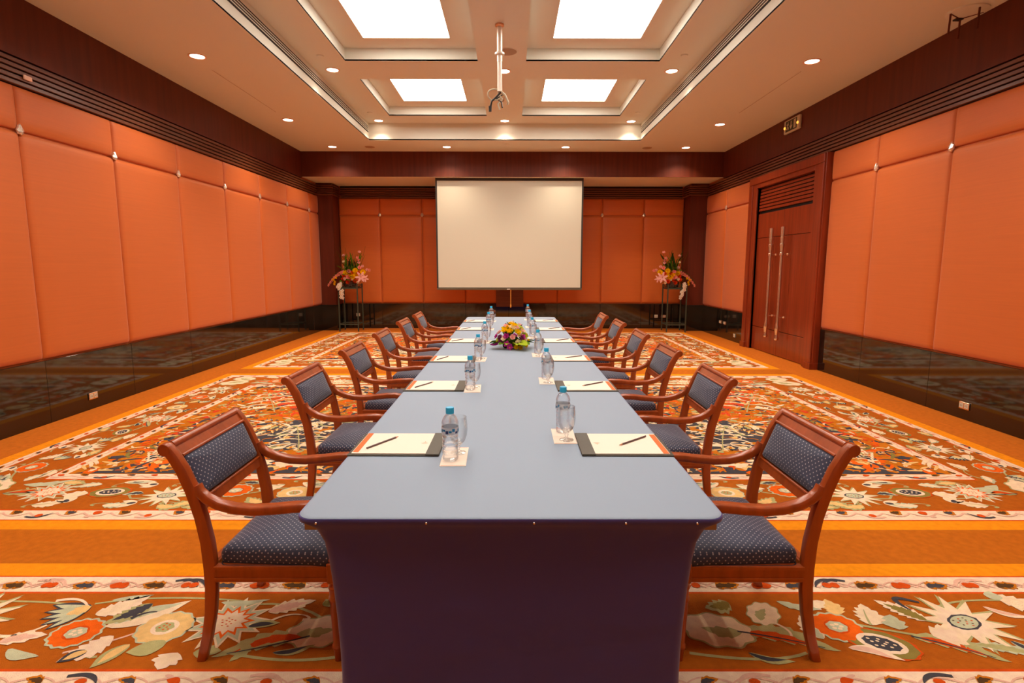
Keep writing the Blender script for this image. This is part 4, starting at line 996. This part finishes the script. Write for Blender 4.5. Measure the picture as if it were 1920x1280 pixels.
# ------------------------------------------------------------------ projection screen
t = thing('projection_screen', 'large pull down projection screen with black border on the far wall', 'screen', (-.035, 12.32, 0))
W = 1.592; z0, z1 = .99, 3.379
MB().box(-W+.035, W-.035, -.003, .0, z0+.05, z1-.06).obj('viewing_surface', M['screen'], t)
b = MB(); b.box(-W, -W+.035, -.004, .001, z0+.03, z1); b.box(W-.035, W, -.004, .001, z0+.03, z1); b.box(-W+.035, W-.035, -.004, .001, z1-.06, z1); b.box(-W+.035, W-.035, -.004, .001, z0+.03, z0+.05)
b.obj('black_border', M['screenborder'], t)
MB().box(-W+.0, W-.0, -.014, .012, z0-.005, z0+.03, bev=.004).obj('weight_bar', mat('bar_grey', lin((104, 92, 72)), .4, metal=.4), t)
MB().box(-.055, .015, -.018, -.013, z0+.004, z0+.024).obj('nameplate', M['white'], t)
mb = MB().tube([(.03, -.02, z0), (.03, -.02, .66)], .008, 6); mb.lathe([(.008, .60), (.014, .62), (.014, .66), (.008, .67)], 8, (.03, -.02, 0)); mb.obj('pull_cord', M['cord'], t)
MB().box(-W-.03, W+.03, -.05, .05, z1-.0005, z1+.06).obj('housing', M['white'], t)

# ------------------------------------------------------------------ ceiling fittings
t = thing('projector_pole', 'pale metal projector pole with loose cables hanging from the ceiling beam', 'projector mount', (-.132, 6.70, ZT))
MB().lathe([(.05, 0), (.05, -.02), (.035, -.03)], 18).obj('ceiling_flange', M['copper'], t, 40)
MB().lathe([(.030, -.02), (.030, -.40)], 18).obj('upper_tube', M['metal'], t, 40)
MB().lathe([(.032, -.30), (.055, -.305), (.055, -.325), (.032, -.33)], 18).obj('collar', M['metal'], t, 40)
MB().lathe([(.026, -.32), (.026, -.72)], 18).obj('lower_tube', M['metal'], t, 40)
def loopc(pts, r, m, nm): MB().tube(pts, r, 7).obj(nm, m, t, 60)
zb = -.72
loopc([(.0+.085*cos(a)-.05, .02*sin(2*a), zb-.035+.06*sin(a)) for a in [pi*2*i/18 for i in range(17)]], .009, M['cable'], 'cable')
loopc([(-.01, 0, zb+.02), (.06, -.02, zb-.04), (.10, 0, zb-.12), (.09, .01, zb-.14)], .012, M['cable'], 'cable')
loopc([(.02, 0, zb), (-.03, -.03, zb-.06), (-.09, -.02, zb-.11), (-.11, 0, zb-.19)], .011, M['black'], 'cable')
loopc([(-.02, .02, zb), (.03, .0, zb-.09), (-.02, -.02, zb-.14), (.0, 0, zb-.20)], .010, M['cable'], 'cable')
loopc([(.05, .02, zb-.02), (-.04, .0, zb-.08), (.02, -.02, zb-.12), (.03, 0, zb-.18)], .008, M['black'], 'cable')
MB().lathe([(.016, -.22), (.019, -.16)], 10, (-.11, 0, zb+.0)).obj('plug', M['black'], t, 40)
def disc(nm, x, y, z, r, m, label, cat, grp=None, h=.012):
    o = thing(nm, label, cat, (x, y, z), 0, grp); MB().lathe([(r, 0), (r, -h*.5), (r*.88, -h), (r*.1, -h*1.05)], 28).obj('grille' if 'speaker' in nm else 'cover', m, o, 35)
    MB().lathe([(r*1.07, 0), (r*1.07, -h*.35), (r, -h*.4)], 28, cap=False).obj('rim', M['ceil'], o, 35); return o
gr = mat('speaker_grille', (.42, .30, .20), .7)
disc('ceiling_speaker', -.05, 7.50, ZT, .12, gr, 'round ceiling speaker grille behind the projector pole', 'speaker')
disc('ceiling_speaker', -2.854, 11.69, ZC, .10, gr, 'round ceiling speaker grille at the far left before the bulkhead', 'speaker', 'far ceiling speakers')
disc('ceiling_speaker', 2.758, 11.74, ZC, .10, gr, 'round ceiling speaker grille at the far right before the bulkhead', 'speaker', 'far ceiling speakers')
for x, y, z, lb in ((-2.476, 7.66, ZT, 'near left of the tray ceiling'), (2.231, 7.61, ZT, 'near right of the tray ceiling'), (-2.507, 10.35, ZT, 'far left of the tray ceiling'), (2.235, 10.32, ZT, 'far right of the tray ceiling'), (-.084, 11.44, ZC, 'above the middle of the screen')):
    disc('sprinkler_cover', x, y, z, .045, M['ceil'], 'small flat round sprinkler cover, '+lb, 'sprinkler', 'sprinkler covers')
o = disc('smoke_detector', -.138, 9.465, ZT, .065, M['white'], 'round smoke detector on the middle ceiling beam', 'smoke detector', None, .03)
MB().lathe([(.022, -.028), (.026, -.05), (.012, -.06)], 14).obj('sensor', gr, o, 35)
for x, w_ in ((-3.68, 'left'), (3.575, 'right')):
    o = thing('ceiling_slot', 'thin straight air slot in the %s side ceiling between two downlights' % w_, 'air slot', (x, 8.2, ZC), 0, 'thin ceiling slots')
    MB().box(-.012, .012, -.95, .95, -.003, 0).obj('slot_frame', M['ceil'], o); MB().box(-.004, .004, -.94, .94, -.004, -.0031).obj('slot_gap', gr, o)
# bracket by the right wall
o = thing('ceiling_bracket', 'round pale plate with dark hanging rods at the upper right ceiling edge', 'bracket', (4.30, 5.62, ZC))
MB().lathe([(.17, 0), (.17, -.01), (.15, -.016), (.02, -.018)], 28).obj('plate', M['ceil'], o, 35)
for a, b in ((-.14, .02), (.03, .12), (.02, -.12)): MB().tube([(a, b, -.015), (a-.005, b, -.20)], .009, 8).obj('rod', M['mahog'], o)
MB().tube([(-.14, .02, -.016), (.03, .12, -.02), (.14, -.02, -.016)], .006, 6).obj('cross_wire', M['mahog'], o)
MB().box(-.02, .05, .10, .15, -.03, -.012).obj('clamp', M['black'], o)

# exit sign on the right fascia
o = thing('exit_sign', 'green emergency exit sign with white arrow and amber lamps above the door', 'sign', (XR-.012, 9.22, 3.73))
MB().box(-.045, 0, -.245, .245, -.105, .105, bev=.012).obj('casing', M['signwhite'], o)
f = MB().box(-.049, -.045, -.175, .175, -.080, .080).obj('sign_face', M['signgreen'], o)
def flat(pts, m, nm):   # pts (y,z) as read from inside the room: +Y is to the left
    n = len(pts); MB().add([(-.0515, y, z) for y, z in pts]+[(-.049, y, z) for y, z in pts], [tuple(range(n)), tuple(range(2*n-1, n-1, -1))]+[(i, (i+1) % n, n+(i+1) % n, n+i) for i in range(n)]).obj(nm, m, f)
flat([(.012, .062), (-.012, .062), (-.012, -.005), (-.042, -.005), (0, -.062), (.042, -.005), (.012, -.005)], M['signwhite'], 'arrow')
flat([(-.085, .066), (-.150, .066), (-.150, -.066), (-.085, -.066)], M['signwhite'], 'door_symbol')
flat([(.105, .060), (.088, .060), (.088, .044), (.105, .044)], M['signwhite'], 'runner_head')
flat([(.125, .036), (.085, .040), (.075, .010), (.088, .012), (.095, .022), (.092, -.010), (.070, -.030), (.078, -.062), (.092, -.060), (.088, -.035), (.105, -.022), (.125, -.050), (.148, -.048), (.146, -.038), (.128, -.034), (.112, -.002), (.112, .020), (.135, .012), (.140, .022)], M['signwhite'], 'runner_body')
for y in (-.205, .205): MB().lathe([(.022, 0), (.02, .012), (.008, .018)], 14, M=Matrix.Rotation(-pi/2, 4, 'Y')).obj('indicator_lamp', M['amber'], o, 40).location = (-.045, y, -.01)
# pale sensor on the left louvre
o = thing('wall_sensor', 'small pale box fixed on the upper left cornice slats', 'sensor', (XL+.02, 5.36, 3.19)); MB().box(0, .015, -.045, .045, -.02, .02, bev=.004).obj('case', M['trimring'], o)

# sockets and switch
def socket(x, y, z, rz, label, n=2, w=.12):
    o = thing('power_socket', label, 'socket', (x, y, z), rz, 'power sockets on the black skirting'); MB().box(-w/2, w/2, -.012, 0, -.036, .036, bev=.003).obj('plate', M['brass'] if n == 2 else M['socket'], o)
    for k in range(n):
        cx = (k-(n-1)/2)*w*.5; f = MB().box(cx-w*.2, cx+w*.2, -.0145, -.012, -.024, .024, bev=.001).obj('outlet', M['socket'], o); h = MB()
        h.box(cx-.010, cx-.006, -.0152, -.0145, -.008, .004); h.box(cx+.006, cx+.010, -.0152, -.0145, -.008, .004); h.box(cx-.002, cx+.002, -.0152, -.0145, .008, .014); h.obj('pin_slots', M['black'], f)
socket(XL+.006, 5.78, .14, pi/2, 'power socket low on the left black skirting nearest the camera')
socket(XR-.006, 5.38, .14, -pi/2, 'power socket low on the right black skirting nearest the camera')
socket(XR-.006, 11.90, .33, -pi/2, 'left one of two power sockets on the skirting beyond the door'); socket(XR-.006, 11.66, .33, -pi/2, 'right one of two power sockets on the skirting beyond the door')
socket(XR-.006, 11.12, .13, -pi/2, 'single pale socket low on the skirting beside the door', 1, .09)
socket(-3.72, YB-.006, .33, 0, 'pale socket on the back skirting seen through the left flower stand', 1, .09)
socket(3.72, YB-.006, .30, 0, 'pale double socket on the back skirting seen through the right flower stand'); socket(3.54, YB-.006, .30, 0, 'smaller socket on the back skirting beside the left leg of right flower stand', 1, .08)
o = thing('light_switch', 'narrow ivory light switch on the orange panel beside the door', 'switch', (XR-.010, 10.74, 1.22), -pi/2); MB().box(-.035, .035, -.01, 0, -.06, .06, bev=.003).obj('plate', M['socket'], o); MB().box(-.015, .015, -.016, -.01, -.025, .025, bev=.002).obj('rocker', M['white'], o)
